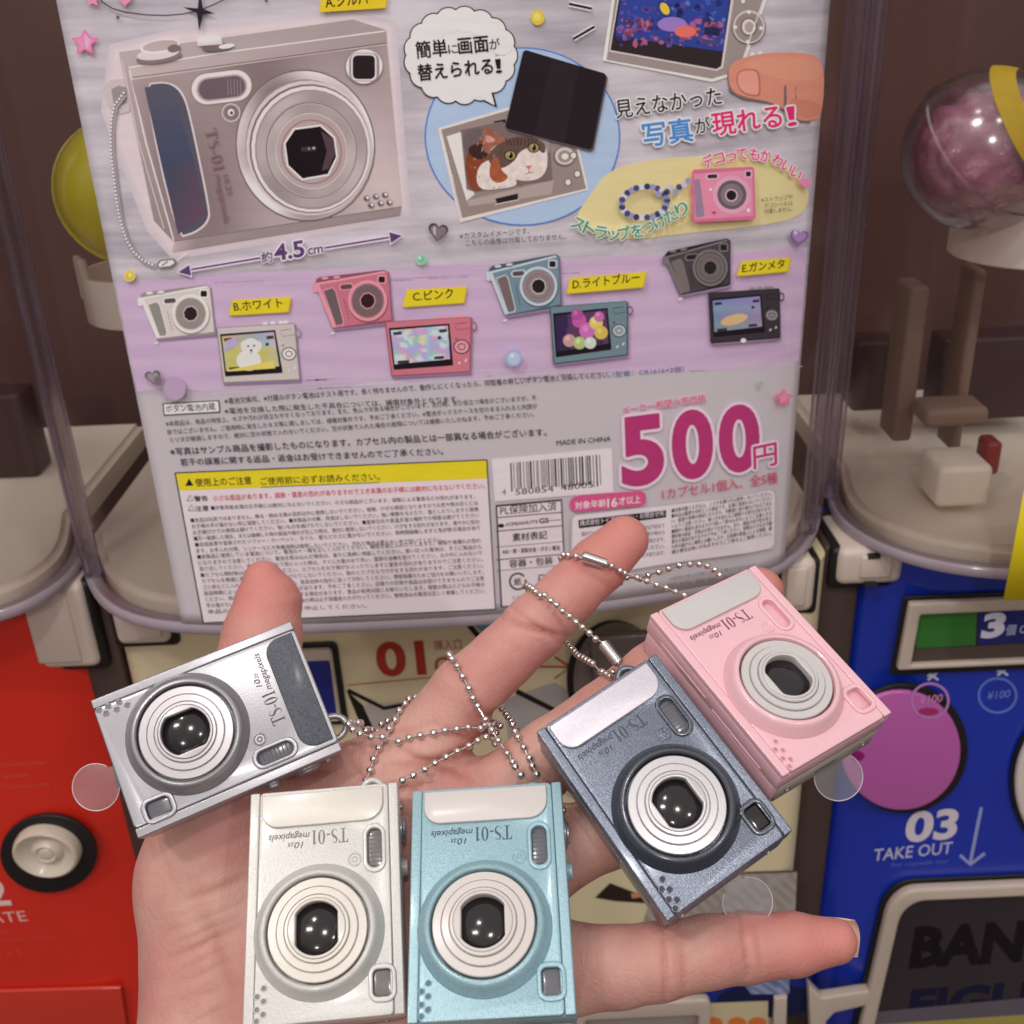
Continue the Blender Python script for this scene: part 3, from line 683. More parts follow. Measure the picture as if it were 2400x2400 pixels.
def nail(tip_i, prev_i, finger, w, ln, over):
    A = np.array(FING[finger][prev_i][:3]); B = np.array(FING[finger][tip_i][:3]); r = FING[finger][tip_i][3]
    ax = (B - A) / np.linalg.norm(B - A); back = FW - (FW @ ax) * ax; back /= np.linalg.norm(back); sd = np.cross(ax, back)
    V = []; F = []; nu, nv = 12, 10
    for t in (0, 0.00035):
        for i in range(nu + 1):
            u = -1 + 2 * i / nu
            for j in range(nv + 1):
                s = j / nv; end = (over + r) * (1 - 0.22 * u * u)
                p = B + ax * (-ln + s * (ln + end)) + sd * u * w * (1 - 0.15 * s) + back * ((r * 0.98 + t) * math.sqrt(max(0.02, 1 - (u * 0.78)**2)) - 0.0025 * s**3)
                V.append(p)
    m = (nu + 1) * (nv + 1)
    for i in range(nu):
        for j in range(nv):
            k = i * (nv + 1) + j; F.append((k, k + 1, k + nv + 2, k + nv + 1)); F.append((m + k, m + k + nv + 1, m + k + nv + 2, m + k + 1))
    for i in range(nu):
        k = i * (nv + 1) + nv; F.append((k, k + nv + 1, m + k + nv + 1, m + k))
    for j in range(nv):
        F.append((j, m + j, m + j + 1, j + 1)); k = nu * (nv + 1) + j; F.append((k, k + 1, m + k + 1, m + k))
    return mesh('fingernail', V, F)
nailm = mat('nail', (238, 214, 190), 0.25, coat=0.3)
link('fingernail', nail(-1, -2, 'pinky', 0.0046, 0.008, 0.0014), nailm, hand, smooth=True)
link('fingernail', nail(-1, -2, 'index', 0.0050, 0.009, -0.0015), nailm, hand, smooth=True)

# ================================================================ ball chains
bead_me = {}
def bead_mesh(r):
    k = round(r, 3)
    if k not in bead_me:
        bm = bmesh.new(); bmesh.ops.create_uvsphere(bm, u_segments=14, v_segments=10, radius=r * mm); me = bm_mesh('bead', bm)
        me.polygons.foreach_set('use_smooth', [True] * len(me.polygons)); me.materials.append(chrome); bead_me[k] = me
    return bead_me[k]
LINKM = lathe_mesh('wire_link', [(0.28 * mm, -1.0 * mm), (0.24 * mm, 0), (0.28 * mm, 1.0 * mm)], n=8); LINKM.materials.append(chrome)
def z_(ox, oy, s, pts): return [(ox + p[0] / s, oy + p[1] / s) + tuple(p[2:]) for p in pts]
Z5 = (800, 1200, 2.1467)
def chain(label, pts, spacing, connector=None, r=0.82):
    """pts: px,py,depth polyline; beads resampled along it; connector = (px0,py0,d0,px1,py1,d1)"""
    P = np.array([at_depth(*p) for p in pts]); D = np.r_[0, np.cumsum(np.linalg.norm(np.diff(P, axis=0), axis=1))]
    root = empty('ball_chain', P[0]); tag(root, label, 'ball chain', 'ball chains of the miniature cameras')
    t = np.arange(0, D[-1], spacing * mm); Q = np.stack([np.interp(t, D, P[:, i]) for i in range(3)], 1)
    def settle(Q):
        for _ in range(5):
            d = hand_sdf(Q); e = 2e-4; g = np.stack([(hand_sdf(Q + np.eye(3)[i] * e) - d) / e for i in range(3)], 1); g /= np.maximum(np.linalg.norm(g, axis=1, keepdims=True), 0.3)
            want = np.where(d < 0.0028, r * 1.1 * mm - d, 0.0); want[0] = want[-1] = 0; Q = Q + g * want[:, None] * 0.9
        return Q
    sm = Q.copy()
    for _ in range(3): sm[1:-1] = 0.5 * sm[1:-1] + 0.25 * (sm[:-2] + sm[2:])
    Q = settle(sm); con = None
    if connector:
        a = at_depth(*connector[:3]); b = at_depth(*connector[3:]); con = (a, b)
        keep = []
        for i, q in enumerate(Q):
            s = np.clip(((q - a) @ (b - a)) / ((b - a) @ (b - a)), 0, 1); keep.append(np.linalg.norm(q - a - s * (b - a)) > 0.0012)
        keep = np.array(keep)
    else: keep = np.ones(len(Q), bool)
    for i, q in enumerate(Q):
        if not keep[i]: continue
        q = q + rng.normal(0, 0.00008, 3)
        o = bpy.data.objects.new('bead', bead_mesh(r * 1.08)); COL.objects.link(o); o.parent = root; o.location = q - P[0]
        if i + 1 < len(Q) and keep[i + 1]:
            d = Vector(Q[i + 1] - q); L = d.length
            if L > 1.9 * r * mm and L < 0.006:
                w = bpy.data.objects.new('wire_link', LINKM); COL.objects.link(w); w.parent = root
                w.matrix_local = Matrix.Translation(Vector(q - P[0]) + d / 2) @ d.to_track_quat('Z', 'Y').to_matrix().to_4x4() @ Matrix.Diagonal((0.8, 0.8, L / 0.0020, 1))
    if con:
        a, b = con; ends = [i for i in range(len(Q)) if keep[i] and ((i + 1 < len(Q) and not keep[i + 1]) or (i and not keep[i - 1]))]
        for i in ends:
            e_ = a if np.linalg.norm(Q[i] - a) < np.linalg.norm(Q[i] - b) else b; d = Vector(e_ - Q[i]); L = d.length
            if 0.0004 < L < 0.005:
                w = bpy.data.objects.new('wire_link', LINKM); COL.objects.link(w); w.parent = root
                w.matrix_local = Matrix.Translation(Vector(Q[i] - P[0]) + d / 2) @ d.to_track_quat('Z', 'Y').to_matrix().to_4x4() @ Matrix.Diagonal((0.8, 0.8, L / 0.0020, 1))
        d = Vector(b - a); L = d.length / mm; h = L / 2
        me = lathe_mesh('connector', [(x * mm, y * mm) for x, y in ((0.4, -h), (0.9, -h), (1.3, -h + 0.3), (1.3, h - 0.3), (0.9, h), (0.4, h), (0.35, h - 0.6))], n=24); me.materials.append(chrome)
        c = bpy.data.objects.new('connector', me); COL.objects.link(c); c.parent = root
        c.matrix_local = Matrix.Translation(Vector((a + b) / 2 - P[0])) @ d.to_track_quat('Z', 'Y').to_matrix().to_4x4()
    return root
chain('ball chain looped round the index finger, its tube ending at the dark grey camera',
      z_(*Z5, [(1412, 800, 237), (1400, 765, 238), (1320, 665, 241), (1255, 615, 243), (1180, 553, 244), (1110, 490, 244), (1050, 440, 246), (985, 385, 249), (938, 355, 252), (915, 345, 256), (915, 365, 263), (1010, 470, 268), (1120, 640, 267), (1155, 690, 262), (1210, 732, 255), (1270, 765, 248), (1330, 795, 242), (1372, 812, 239), (1412, 803, 238)]), 2.02,
      connector=z_(*Z5, [(1316, 660, 241.3)])[0] + z_(*Z5, [(1402, 768, 238)])[0], r=0.76)
chain('ball chain looped round the index fingertip and ending at the pink camera',
      z_(*Z5, [(1725, 420, 246), (1650, 390, 249), (1590, 362, 252), (1530, 345, 254), (1475, 328, 255), (1420, 308, 256), (1365, 280, 256), (1335, 262, 253), (1205, 220, 252), (1165, 213, 255), (1130, 215, 257), (1100, 240, 262), (1110, 262, 270), (1250, 320, 274), (1380, 362, 271), (1430, 362, 266), (1480, 340, 262), (1580, 310, 260), (1640, 285, 259), (1735, 255, 257), (1790, 250, 256), (1850, 266, 253), (1890, 290, 250), (1912, 330, 247)]), 2.75,
      connector=z_(*Z5, [(1207, 220, 251.8)])[0] + z_(*Z5, [(1333, 262, 252.8)])[0], r=0.76)
chain('ball chain of the pale blue camera, crossing the base of the index finger',
      z_(*Z5, [(905, 1325, 230), (860, 1265, 233), (825, 1210, 236), (795, 1160, 238), (765, 1110, 239), (740, 1070, 239), (715, 1025, 239), (690, 985, 239.5), (665, 940, 240), (645, 895, 241), (620, 850, 242), (595, 810, 245), (575, 765, 246), (556, 738, 249), (552, 735, 255), (580, 760, 262), (700, 880, 265), (820, 1000, 262), (850, 1048, 254), (880, 1095, 247), (900, 1140, 243), (920, 1180, 240), (940, 1225, 236), (958, 1275, 233), (985, 1325, 230)]), 2.8)
chain('ball chain of the white camera, running up the palm and behind the index finger',
      z_(*Z5, [(125, 1352, 236), (140, 1305, 238), (148, 1250, 239), (165, 1195, 240), (190, 1145, 241), (220, 1100, 242), (245, 1060, 244), (270, 1025, 246), (300, 990, 248), (325, 955, 250), (345, 940, 252), (400, 920, 257), (470, 960, 266), (620, 1080, 268), (760, 1120, 258), (800, 1100, 250), (765, 1110, 243), (740, 1125, 240), (705, 1145, 239), (650, 1170, 238), (600, 1195, 238), (545, 1225, 237), (485, 1255, 237), (430, 1290, 236), (370, 1320, 235), (312, 1352, 233), (285, 1375, 233)]), 2.8)
chain('ball chain of the silver camera, lying across the palm from its side lug',
      z_(*Z5, [(40, 1065, 238), (20, 1100, 236), (60, 1115, 237), (120, 1130, 238), (190, 1140, 239), (245, 1140, 239), (310, 1140, 239.5), (375, 1130, 240), (438, 1115, 240), (500, 1103, 240), (562, 1097, 240), (620, 1090, 240), (670, 1085, 240), (715, 1088, 240), (760, 1090, 241), (800, 1085, 247), (790, 1060, 262), (600, 1000, 270), (300, 1020, 268), (165, 1090, 258), (110, 1070, 249), (70, 1052, 243), (45, 1060, 239)]), 2.85)
# ================================================================ capsule machines
D0 = 0.36
Z0 = float(on_y(750, 1478, D0)[2])           # height of the lower rim of the clear covers
def plan(pts):                                # photograph points of a cover's lower rim -> plan curve
    a = np.array([on_z(x, y, Z0)[:2] for x, y in pts]); return a
def smooth(a, n=80, it=3):
    d = np.r_[0, np.cumsum(np.linalg.norm(np.diff(a, axis=0), axis=1))]; t = np.linspace(0, d[-1], n)
    q = np.stack([np.interp(t, d, a[:, i]) for i in (0, 1)], 1)
    for _ in range(it * 6): q[1:-1] = 0.5 * q[1:-1] + 0.25 * (q[:-2] + q[2:])
    return q
PLC = smooth(plan([(197, 1290), (205, 1355), (245, 1430), (300, 1462), (430, 1482), (750, 1477), (1180, 1455), (1500, 1413), (1750, 1372), (1850, 1335), (1905, 1275), (1918, 1200)]))
PLL = smooth(plan([(-800, 1330), (-700, 1420), (-400, 1480), (-100, 1472), (0, 1455), (60, 1432), (120, 1398), (175, 1352), (198, 1310), (203, 1240)]))
PLR = smooth(plan([(1938, 1130), (1948, 1200), (1975, 1240), (2050, 1287), (2150, 1325), (2280, 1347), (2400, 1355), (2700, 1345), (3000, 1300), (3100, 1240), (3110, 1180)]))
_o = np.argsort(PLC[:, 0])
def Yc(x): return np.interp(x, PLC[_o, 0], PLC[_o, 1])
def on_poster(px, py, lift):
    px = np.asarray(px, float); py = np.asarray(py, float); y = np.full(px.shape, D0)
    for _ in range(12):
        P = on_y(px, py, 1.0) ; r = P - CAMP; P = CAMP + r * (y / r[..., 1])[..., None]; y = Yc(P[..., 0]) - 0.0012 - lift
    return P
def on_plane_y(Y):
    def f(px, py, lift):
        r = ray(px, py); return CAMP + r * ((Y - lift) / r[..., 1])[..., None]
    return f
cover_mat = clear('cover_acrylic', tint=(0.985, 0.975, 0.98), gloss=0.03, rough=0.22, spec=(1, 0.9, 0.88))
streak_mat = clear('streak_tube_acrylic', tint=(0.90, 0.88, 0.92), gloss=0.10, rough=0.30, spec=(0.85, 0.80, 0.92))
rim_mat = mat('cover_rim_acrylic', (184, 170, 182), rough=0.2, coat=0.6, var=0.06, vscale=30, Transmission_Weight=0.25)
tray_mat = mat('white_tray_plastic', (238, 226, 212), rough=0.45, var=0.03, vscale=40)
interior_mat = mat('machine_interior', (86, 54, 48), rough=0.7, var=0.25, vscale=9)
base_mat = mat('case_floor_plastic', (240, 228, 210), rough=0.35, var=0.04, vscale=15)
bracket_mat = mat('bracket_plastic', (212, 196, 184), rough=0.42, bump=(600, 0.1, 0.0002))
black_mat = mat('black_gasket_and_shadow', (24, 20, 20), rough=0.5)
slot_mat = mat('slot_shadow', (40, 34, 30), rough=0.7)
inkbg = ink_mat('panel_print', rough=0.42, noise=0.03, scale=40)
HT = 0.42
ZSH = float(on_y(2100, 492, D0 + 0.215)[2])
case_back_mat = mat('case_back_plastic', (140, 112, 98), rough=0.5, var=0.12, vscale=10)
def wall_of(pl, z0, z1, name, th=0.0, nz=6):
    V = []; F = []; n = len(pl)
    for j in range(nz + 1):
        z = z0 + (z1 - z0) * j / nz
        for x, y in pl: V.append((x, y, z))
    for j in range(nz):
        for i in range(n - 1): k = j * n + i; F.append((k, k + 1, k + n + 1, k + n))
    return sharp(mesh(name, V, F), 60)
def inset(pl, d):
    t = np.gradient(pl, axis=0); t /= np.linalg.norm(t, axis=1, keepdims=True); n = np.stack([-t[:, 1], t[:, 0]], 1)
    return pl + n * d
def slab(pl, z0, z1, name, back):
    """solid floor with the plan curve as its front edge"""
    q = list(map(tuple, pl)) + [(pl[-1][0], back), (pl[0][0], back)]; n = len(q)
    V = [(x, y, z0) for x, y in q] + [(x, y, z1) for x, y in q]
    F = [tuple(range(n - 1, -1, -1)), tuple(range(n, 2 * n))] + [(i, (i + 1) % n, n + (i + 1) % n, n + i) for i in range(n)]
    bm = bmesh.new(); me = mesh(name, V, F); bm.from_mesh(me)
    es = [e for e in bm.edges if abs(e.verts[0].co.z - z1) < 1e-6 and abs(e.verts[1].co.z - z1) < 1e-6]
    bmesh.ops.bevel(bm, geom=es, offset=0.003, segments=3, affect='EDGES'); bm.to_mesh(me); bm.free()
    return sharp(me, 45)
def machine(label, pl, panel_name, panel_mat, xl, xr, ypanel, corner=0.02, backdrop=None):
    root = empty('capsule_machine', (float(pl[:, 0].mean()), D0 + 0.1, Z0)); tag(root, label, 'capsule machine', 'capsule vending machines in a row')
    bpy.context.view_layer.update()
    inv = root.matrix_world.inverted()
    def add(name, me, m, parent=root, smooth_=False):
        me.transform(inv); return link(name, me, m, parent, smooth=smooth_)
    add('clear_cover', wall_of(pl, Z0 + 0.002, Z0 + HT, 'clear_cover'), cover_mat)
    for k in (3, 7, len(pl) - 7, len(pl) - 4):      # added tubes, tinted lavender to imitate light streaks at the cover ends
        x, y = pl[k]; t = tube_mesh('cover_streak_tube', [(x, y + 0.003, Z0 + 0.004), (x, y + 0.003, Z0 + HT)], 0.0035, 16); add('cover_streak_tube', t, streak_mat)
    rim = [(x, y, Z0 + 0.0022) for x, y in inset(pl, 0.0015)]
    # rim as a rectangular lip
    V = []; F = []; prof = [(-0.0012, 0), (-0.0018, 0.0008), (-0.0018, 0.0032), (-0.001, 0.0045), (0.004, 0.0045), (0.004, 0)]
    n = len(pl); pr = [inset(pl, a) for a, _ in prof]
    for k, (a, z) in enumerate(prof):
        for i in range(n): V.append((pr[k][i][0], pr[k][i][1], Z0 + z - 0.001))
    for k in range(len(prof)):
        k2 = (k + 1) % len(prof)
        for i in range(n - 1): F.append((k * n + i, k * n + i + 1, k2 * n + i + 1, k2 * n + i))
    add('cover_rim', sharp(mesh('cover_rim', V, F), 40), rim_mat)
    add('case_floor', slab(inset(pl, 0.006), Z0 - 0.004, Z0 + 0.010, 'case_floor', D0 + 0.22), base_mat)
    # body panel: rounded corners at both sides, runs down out of the picture
    q = []
    for i in range(9): a = math.pi / 2 * i / 8; q.append((xl + corner - corner * math.cos(a), ypanel + corner - corner * math.sin(a)))
    for i in range(9): a = math.pi / 2 * (1 - i / 8); q.append((xr - corner + corner * math.cos(a), ypanel + corner - corner * math.sin(a)))
    q = [(xl, D0 + 0.10)] + q + [(xr, D0 + 0.10)]
    me = wall_of(np.array(q), Z0 - 0.45, Z0 - 0.0045, panel_name, nz=2); bm = bmesh.new(); bm.from_mesh(me)
    tv = [v for v in bm.verts if abs(v.co.z - (Z0 - 0.0045)) < 1e-5]; tv.sort(key=lambda v: v.index); bm.faces.new(tv); bm.to_mesh(me); bm.free()
    add(panel_name, sharp(me, 50), panel_mat)
    return root, add
YP = 0.405
X = lambda px, py, y=YP: float(on_y(px, py, y)[0])
red_mat = mat('red_panel_plastic', (222, 46, 28), rough=0.33, coat=0.4, var=0.10, vscale=14)
cream_mat = mat('cream_panel_plastic', (220, 206, 168), rough=0.4, coat=0.15, var=0.05, vscale=8)
blue_mat = mat('blue_panel_plastic', (24, 52, 172), rough=0.3, coat=0.5, var=0.12, vscale=14)
mR, addR = machine('red capsule machine with a round cream knob at the left edge', PLL, 'red_panel', red_mat, X(-900, 1700), X(272, 1600), YP, 0.05)
mC, addC = machine('cream capsule machine in the middle carrying the product poster, partly behind the hand', PLC, 'cream_panel', cream_mat, X(290, 1600), X(1868, 2100), YP, 0.012)
mB, addB = machine('blue capsule machine on the right with a purple disc and black outlet', PLR, 'blue_panel', blue_mat, X(1898, 2100), X(3200, 1700), YP, 0.05)
# back of the row and the room
link('interior_wall', box_mesh('interior_wall', (-0.9, D0 + 0.26, Z0 - 0.5), (0.9, D0 + 0.30, Z0 + 0.75)), interior_mat)['kind'] = 'structure'
gap_mat = mat('dark_gap', (70, 52, 46), rough=0.6, var=0.1, vscale=20)  # dark strips stand in for the shade in the gaps between machines
for i, (pxa, pya) in enumerate(((262, 1560), (1888, 2000))):
    x = X(pxa, pya, YP + 0.02)
    o = link('gap_shade_strip', box_mesh('gap_shade_strip', (x - 0.009, YP + 0.012, Z0 - 0.45), (x + 0.009, YP + 0.05, Z0 - 0.003), 0.002), gap_mat)
    tag(o, 'dark brown strip standing in for shade in the gap between the red and the cream machine' if i == 0 else 'dark brown strip standing in for shade in the gap between the cream and the blue machine', 'gap strip', 'shade strips in the gaps between the machines')

def bracket_px(add, pl, pr_, yb, y0, inner, slots=(), zt=None):
    """moulded corner latch below the rim of the cover; edges in photograph pixels on the plane y0"""
    zb = float(on_y((pl + pr_) / 2, yb, y0)[2]); x0 = float(on_y(pl, yb - 50, y0)[0]); x1 = float(on_y(pr_, yb - 50, y0)[0]); w = x1 - x0; zt = zt or Z0 - 0.0012
    add('bracket_gasket', box_mesh('bracket_gasket', (x0 - 0.0026, y0 + 0.003, zb - 0.0030), (x1 + 0.0026, y0 + 0.04, zt - 0.0008), 0.003, 3), black_mat)
    add('corner_bracket', box_mesh('corner_bracket', (x0, y0, zb), (x1, y0 + 0.038, zt), 0.0042, 4), bracket_mat)
    add('bracket_inset', box_mesh('bracket_inset', (x0 + w * inner[0], y0 - 0.0012, zb + 0.0045), (x0 + w * inner[1], y0 + 0.006, zt - 0.003), 0.0010, 2), bracket_mat)
    for f, dz in slots:
        cx = x0 + w * f; cz = zt - dz; add('latch_slot', box_mesh('latch_slot', (cx - 0.0026, y0 - 0.0018, cz - 0.0009), (cx + 0.0026, y0 + 0.001, cz + 0.0009)), slot_mat)
bracket_px(addR, 44, 224, 1572, 0.4085, (0.22, 0.80))
bracket_px(addC, 262, 392, 1516, 0.399, (0.42, 0.88), [(0.26, 0.006)])
bracket_px(addC, 1832, 1912, 1440, 0.4015, (0.1, 0.7))
bracket_px(addB, 1966, 2122, 1374, 0.4095, (0.32, 0.80), [(0.5, 0.017), (0.5, 0.003)])

# ---- inside the cases
def capsule(label, px, py, depth, r, shell, inner, band=None, tilt=(0.4, 0.3, 0)):
    c = at_depth(px, py, depth); root = empty('capsule', c); tag(root, label, 'capsule', 'toy capsules inside the machines')
    n = 40; prof = [(r * math.sin(t), -r * math.cos(t)) for t in np.linspace(0, math.pi / 2 - 0.06, 14)] + [(r * 1.03, -0.0012), (r * 1.03, 0.0012)] + [(r * math.sin(t), -r * math.cos(t) * 1.0) for t in np.linspace(math.pi / 2 + 0.06, math.pi, 14)]
    R = Matrix.Rotation(tilt[0], 4, 'X') @ Matrix.Rotation(tilt[1], 4, 'Y')
    me = lathe_mesh('shell', prof, n=n); o = link('shell', me, shell, root, matrix=R)
    bm = bmesh.new(); bmesh.ops.create_icosphere(bm, subdivisions=4, radius=r * 0.80)
    for v in bm.verts:
        k = 1 + 0.10 * math.sin(v.co.x * 420 + 3) * math.cos(v.co.z * 350) + 0.06 * math.sin(v.co.y * 800 + v.co.x * 300); v.co = Vector((v.co.x * k, v.co.y * k, v.co.z * k * 0.85))
    me = bm_mesh('toy_bag', bm); link('toy_bag', me, inner, root, smooth=True)
    if band:
        me = lathe_mesh('paper_band', [(r * 1.006 * math.cos(a), r * 1.006 * math.sin(a)) for a in np.linspace(0.55, 0.85, 6)], n=48); link('paper_band', me, band, root, matrix=Matrix.Rotation(0.9, 4, 'Y') @ Matrix.Rotation(0.5, 4, 'X'))
    return root
yel = mat('yellow_capsule_plastic', (226, 212, 24), rough=0.2, coat=0.5, var=0.15, vscale=60, Transmission_Weight=0.15)
capsule('yellow capsule just showing behind the left edge of the poster', 305, 450, 415, 0.0275, yel, yel, tilt=(1.2, 0.3, 0))
pinkbag = mat('pink_toy_bag', (234, 150, 184), rough=0.25, coat=0.7, bump=(130, 1.0, 0.003), var=0.35, vscale=120)
shellc = clear('capsule_clear', tint=(0.88, 0.84, 0.86), gloss=0.16, rough=0.16)
yband = mat('yellow_paper_band', (222, 190, 40), rough=0.5, var=0.15, vscale=200)
capsule('clear capsule with pink contents and a yellow paper band, in the right machine', 2304, 352, 410, 0.0300, shellc, pinkbag, yband, tilt=(0.7, 0.5, 0))
def ring_tray(label, px, py, depth, r, h, notch=None):
    c = at_depth(px, py, depth); root = empty('tray', c); tag(root, label, 'tray', 'white capsule trays inside the machines')
    prof = [(r * 0.93, 0), (r * 0.93, -h * 0.9), (r * 0.97, -h), (r, -h * 0.97), (r, -0.001), (r * 0.985, 0), (r * 0.93, 0)]
    link('tray_ring', lathe_mesh('tray_ring', prof, n=64), tray_mat, root)
    if notch:
        for a, hh in notch:
            v = Vector((math.cos(a), math.sin(a), 0)) * r * 0.965
            me = box_mesh('prong', (-0.0022, -0.0016, -h * 0.5), (0.0022, 0.0016, hh), 0.0012, 3)
            link('prong', me, tray_mat, root, matrix=Matrix.Translation(v) @ Matrix.Rotation(a + math.pi / 2, 4, 'Z'))
    return root
ring_tray('white round tray under the yellow capsule at the left of the poster', 352, 625, 445, 0.0285, 0.0195, [(-2.75, 0.008), (-2.45, 0.008)])
ring_tray('white round tray holding the pink capsule in the right machine', 2442, 470, 440, 0.034, 0.0215, [(-2.65, 0.013), (-1.9, 0.012)])
axle = mat('axle_plastic', (150, 134, 122), rough=0.4)
def rod(label, name, a, b, d, r, m, cat):
    P = at_depth(a[0], a[1], d); Q = at_depth(b[0], b[1], d)
    o = link(name, tube_mesh(name, [P, Q], r, 16), m); tag(o, label, cat); return o
def block_px(label, name, a, b, depth, dd, m, cat, bev=0.002, group=None):
    P = at_depth(a[0], a[1], depth); Q = at_depth(b[0], b[1], depth); y = (P[1] + Q[1]) / 2
    o = link(name, box_mesh(name, (min(P[0], Q[0]), y - dd / 2, min(P[2], Q[2])), (max(P[0], Q[0]), y + dd / 2, max(P[2], Q[2])), bev, 3), m); tag(o, label, cat, group); return o
grey_in = mat('inner_grey_plastic', (136, 112, 98), rough=0.5, var=0.08, vscale=14)
brown_in = mat('inner_brown_plastic', (96, 80, 74), rough=0.5, var=0.12, vscale=14)
dark_in = mat('inner_dark_plastic', (62, 36, 38), rough=0.5, var=0.2, vscale=14)
red_in = mat('red_lever_plastic', (140, 50, 46), rough=0.4)
def inner_px(add, name, a, b, depth, dd, m, bev=0.002):
    P = at_depth(a[0], a[1], depth); Q = at_depth(b[0], b[1], depth); y = (P[1] + Q[1]) / 2
    return add(name, box_mesh(name, (min(P[0], Q[0]), y - dd / 2, min(P[2], Q[2])), (max(P[0], Q[0]), y + dd / 2, max(P[2], Q[2])), bev, 3), m)
inner_px(addB, 'inner_column', (2086, 640), (2150, 1050), 500, 0.02, grey_in)
inner_px(addB, 'tray_shaft', (2228, 600), (2275, 1080), 490, 0.018, grey_in)
inner_px(addB, 'motor_box', (2172, 1062), (2300, 1170), 470, 0.025, base_mat, 0.003)
inner_px(addB, 'release_arm', (2150, 940), (2300, 985), 480, 0.02, grey_in, 0.003)
inner_px(addB, 'release_lever', (2296, 1020), (2336, 1110), 478, 0.012, red_in)
inner_px(addB, 'capsule_bin', (1985, 780), (2090, 960), 548, 0.02, dark_in)
inner_px(addB, 'capsule_bin', (2180, 770), (2420, 980), 545, 0.02, dark_in)
inner_px(addR, 'capsule_bin', (-60, 900), (90, 1120), 545, 0.02, dark_in)
# yellow price card at the right edge, on the blue machine's cover
o = link('price_card', wall_of(np.array([(float(on_y(2372, 1250, D0)[0]) + 0.0, D0 - 0.003), (float(on_y(2372, 1250, D0)[0]) + 0.05, D0 - 0.003)]), Z0 + 0.002, Z0 + 0.05, 'price_card', nz=1), mat('yellow_card', (236, 214, 30), rough=0.4))
o.modifiers.new('thickness', 'SOLIDIFY').thickness = 0.0004
tag(o, 'yellow card at the right edge of the picture on the blue machine', 'card')

# ---- panel details, printed and solid
def solid_px(add, name, loop_px, y, y2, m, bev=0.001, holes=None):
    """plate standing on a panel, outline in photograph pixels on the plane y, thickness towards the viewer"""
    W3 = on_plane_y(y)(np.array([p[0] for p in loop_px], float), np.array([p[1] for p in loop_px], float), 0.0)
    loops = [[(p[0], p[2]) for p in W3]]
    for h in (holes or []):
        q = on_plane_y(y)(np.array([p[0] for p in h], float), np.array([p[1] for p in h], float), 0.0); loops.append([(p[0], p[2]) for p in q])
    me = plate_mesh(name, loops, 0, abs(y2 - y), bev)
    me.transform(Matrix(((1, 0, 0, 0), (0, 0, -1, y), (0, 1, 0, 0), (0, 0, 0, 1))))
    return add(name, me, m)
def rr_px(cx, cy, hx, hy, r, slope=-0.045, n=6, lean=None):
    lean = lean if lean is not None else (cx - VP[0]) / (cy - VP[1])
    return [(cx + (a - cx) + (b - cy) * lean, b + (a - cx) * slope) for a, b in rrect(cx, cy, hx, hy, r, n)]
def ell_px(cx, cy, rx, ry, n=48): return [(cx + rx * math.cos(t), cy + ry * math.sin(t)) for t in np.linspace(0, 2 * math.pi, n, endpoint=False)]
knobm = mat('knob_cream_plastic', (214, 202, 184), rough=0.35, coat=0.3)
purple = mat('purple_disc_plastic', (188, 96, 172), rough=0.32, coat=0.4, var=0.10, vscale=16)
whitep = mat('white_disc_plastic', (222, 208, 200), rough=0.4)
frame_m = mat('display_frame_plastic', (196, 180, 166), rough=0.4)
flapm = mat('outlet_smoked_plastic', (46, 40, 46), rough=0.25, coat=0.5, var=0.1, vscale=10)
# red machine knob
solid_px(addR, 'knob_dark_ring', ell_px(117, 1994, 113, 91), YP - 0.0004, YP - 0.003, black_mat, 0.0008)  # black ring stands in for the shadow round the knob
kc = on_y(113, 1990, YP - 0.004)
prof = [(0.0185, -0.002), (0.0187, 0.002), (0.0178, 0.0045), (0.0165, 0.0052), (0.0145, 0.0042), (0.0115, 0.0018), (0.0090, 0.0008), (0.0082, 0.0024), (0.0060, 0.0042), (0.0050, 0.0040), (0.0043, 0.0034), (0.0037, 0.0040), (0.0, 0.0046)]
me = lathe_mesh('turn_knob', prof, n=64); me.transform(Matrix.Translation(kc) @ Matrix.Rotation(math.radians(90), 4, 'X') @ Matrix.Diagonal((0.86, 0.80, 1, 1))); addR('turn_knob', me, knobm)
# blue machine
solid_px(addB, 'display_gasket', rr_px(2300, 1478, 200, 92, 8), YP - 0.0004, YP - 0.002, black_mat, 0.0006)
solid_px(addB, 'display_frame', rr_px(2342, 1473, 230, 78, 6), YP - 0.002, YP - 0.006, frame_m, 0.0012, holes=[rr_px(2318, 1482, 178, 58, 4)])
disp = mat('display_screen', (40, 40, 60), rough=0.15, coat=0.6)
solid_px(addB, 'display_screen', rr_px(2318, 1482, 180, 60, 3), YP - 0.0018, YP - 0.0030, disp, 0.0003)
solid_px(addB, 'disc_gasket', ell_px(2118, 1750, 148, 152), YP - 0.0004, YP - 0.0022, black_mat, 0.0006)
solid_px(addB, 'purple_disc', ell_px(2108, 1752, 140, 140), YP - 0.0022, YP - 0.0050, purple, 0.0014)
solid_px(addB, 'disc_gasket', ell_px(2490, 1830, 126, 168), YP - 0.0004, YP - 0.0022, black_mat, 0.0006)
solid_px(addB, 'white_disc', ell_px(2494, 1830, 120, 158), YP - 0.0022, YP - 0.0060, whitep, 0.0016)
solid_px(addB, 'outlet_gasket', rr_px(2345, 2330, 335, 285, 62), YP - 0.0004, YP - 0.0018, black_mat, 0.0006)
solid_px(addB, 'outlet_frame', rr_px(2345, 2332, 325, 277, 60), YP - 0.0018, YP - 0.0075, frame_m, 0.0018, holes=[rr_px(2350, 2345, 300, 262, 48)])
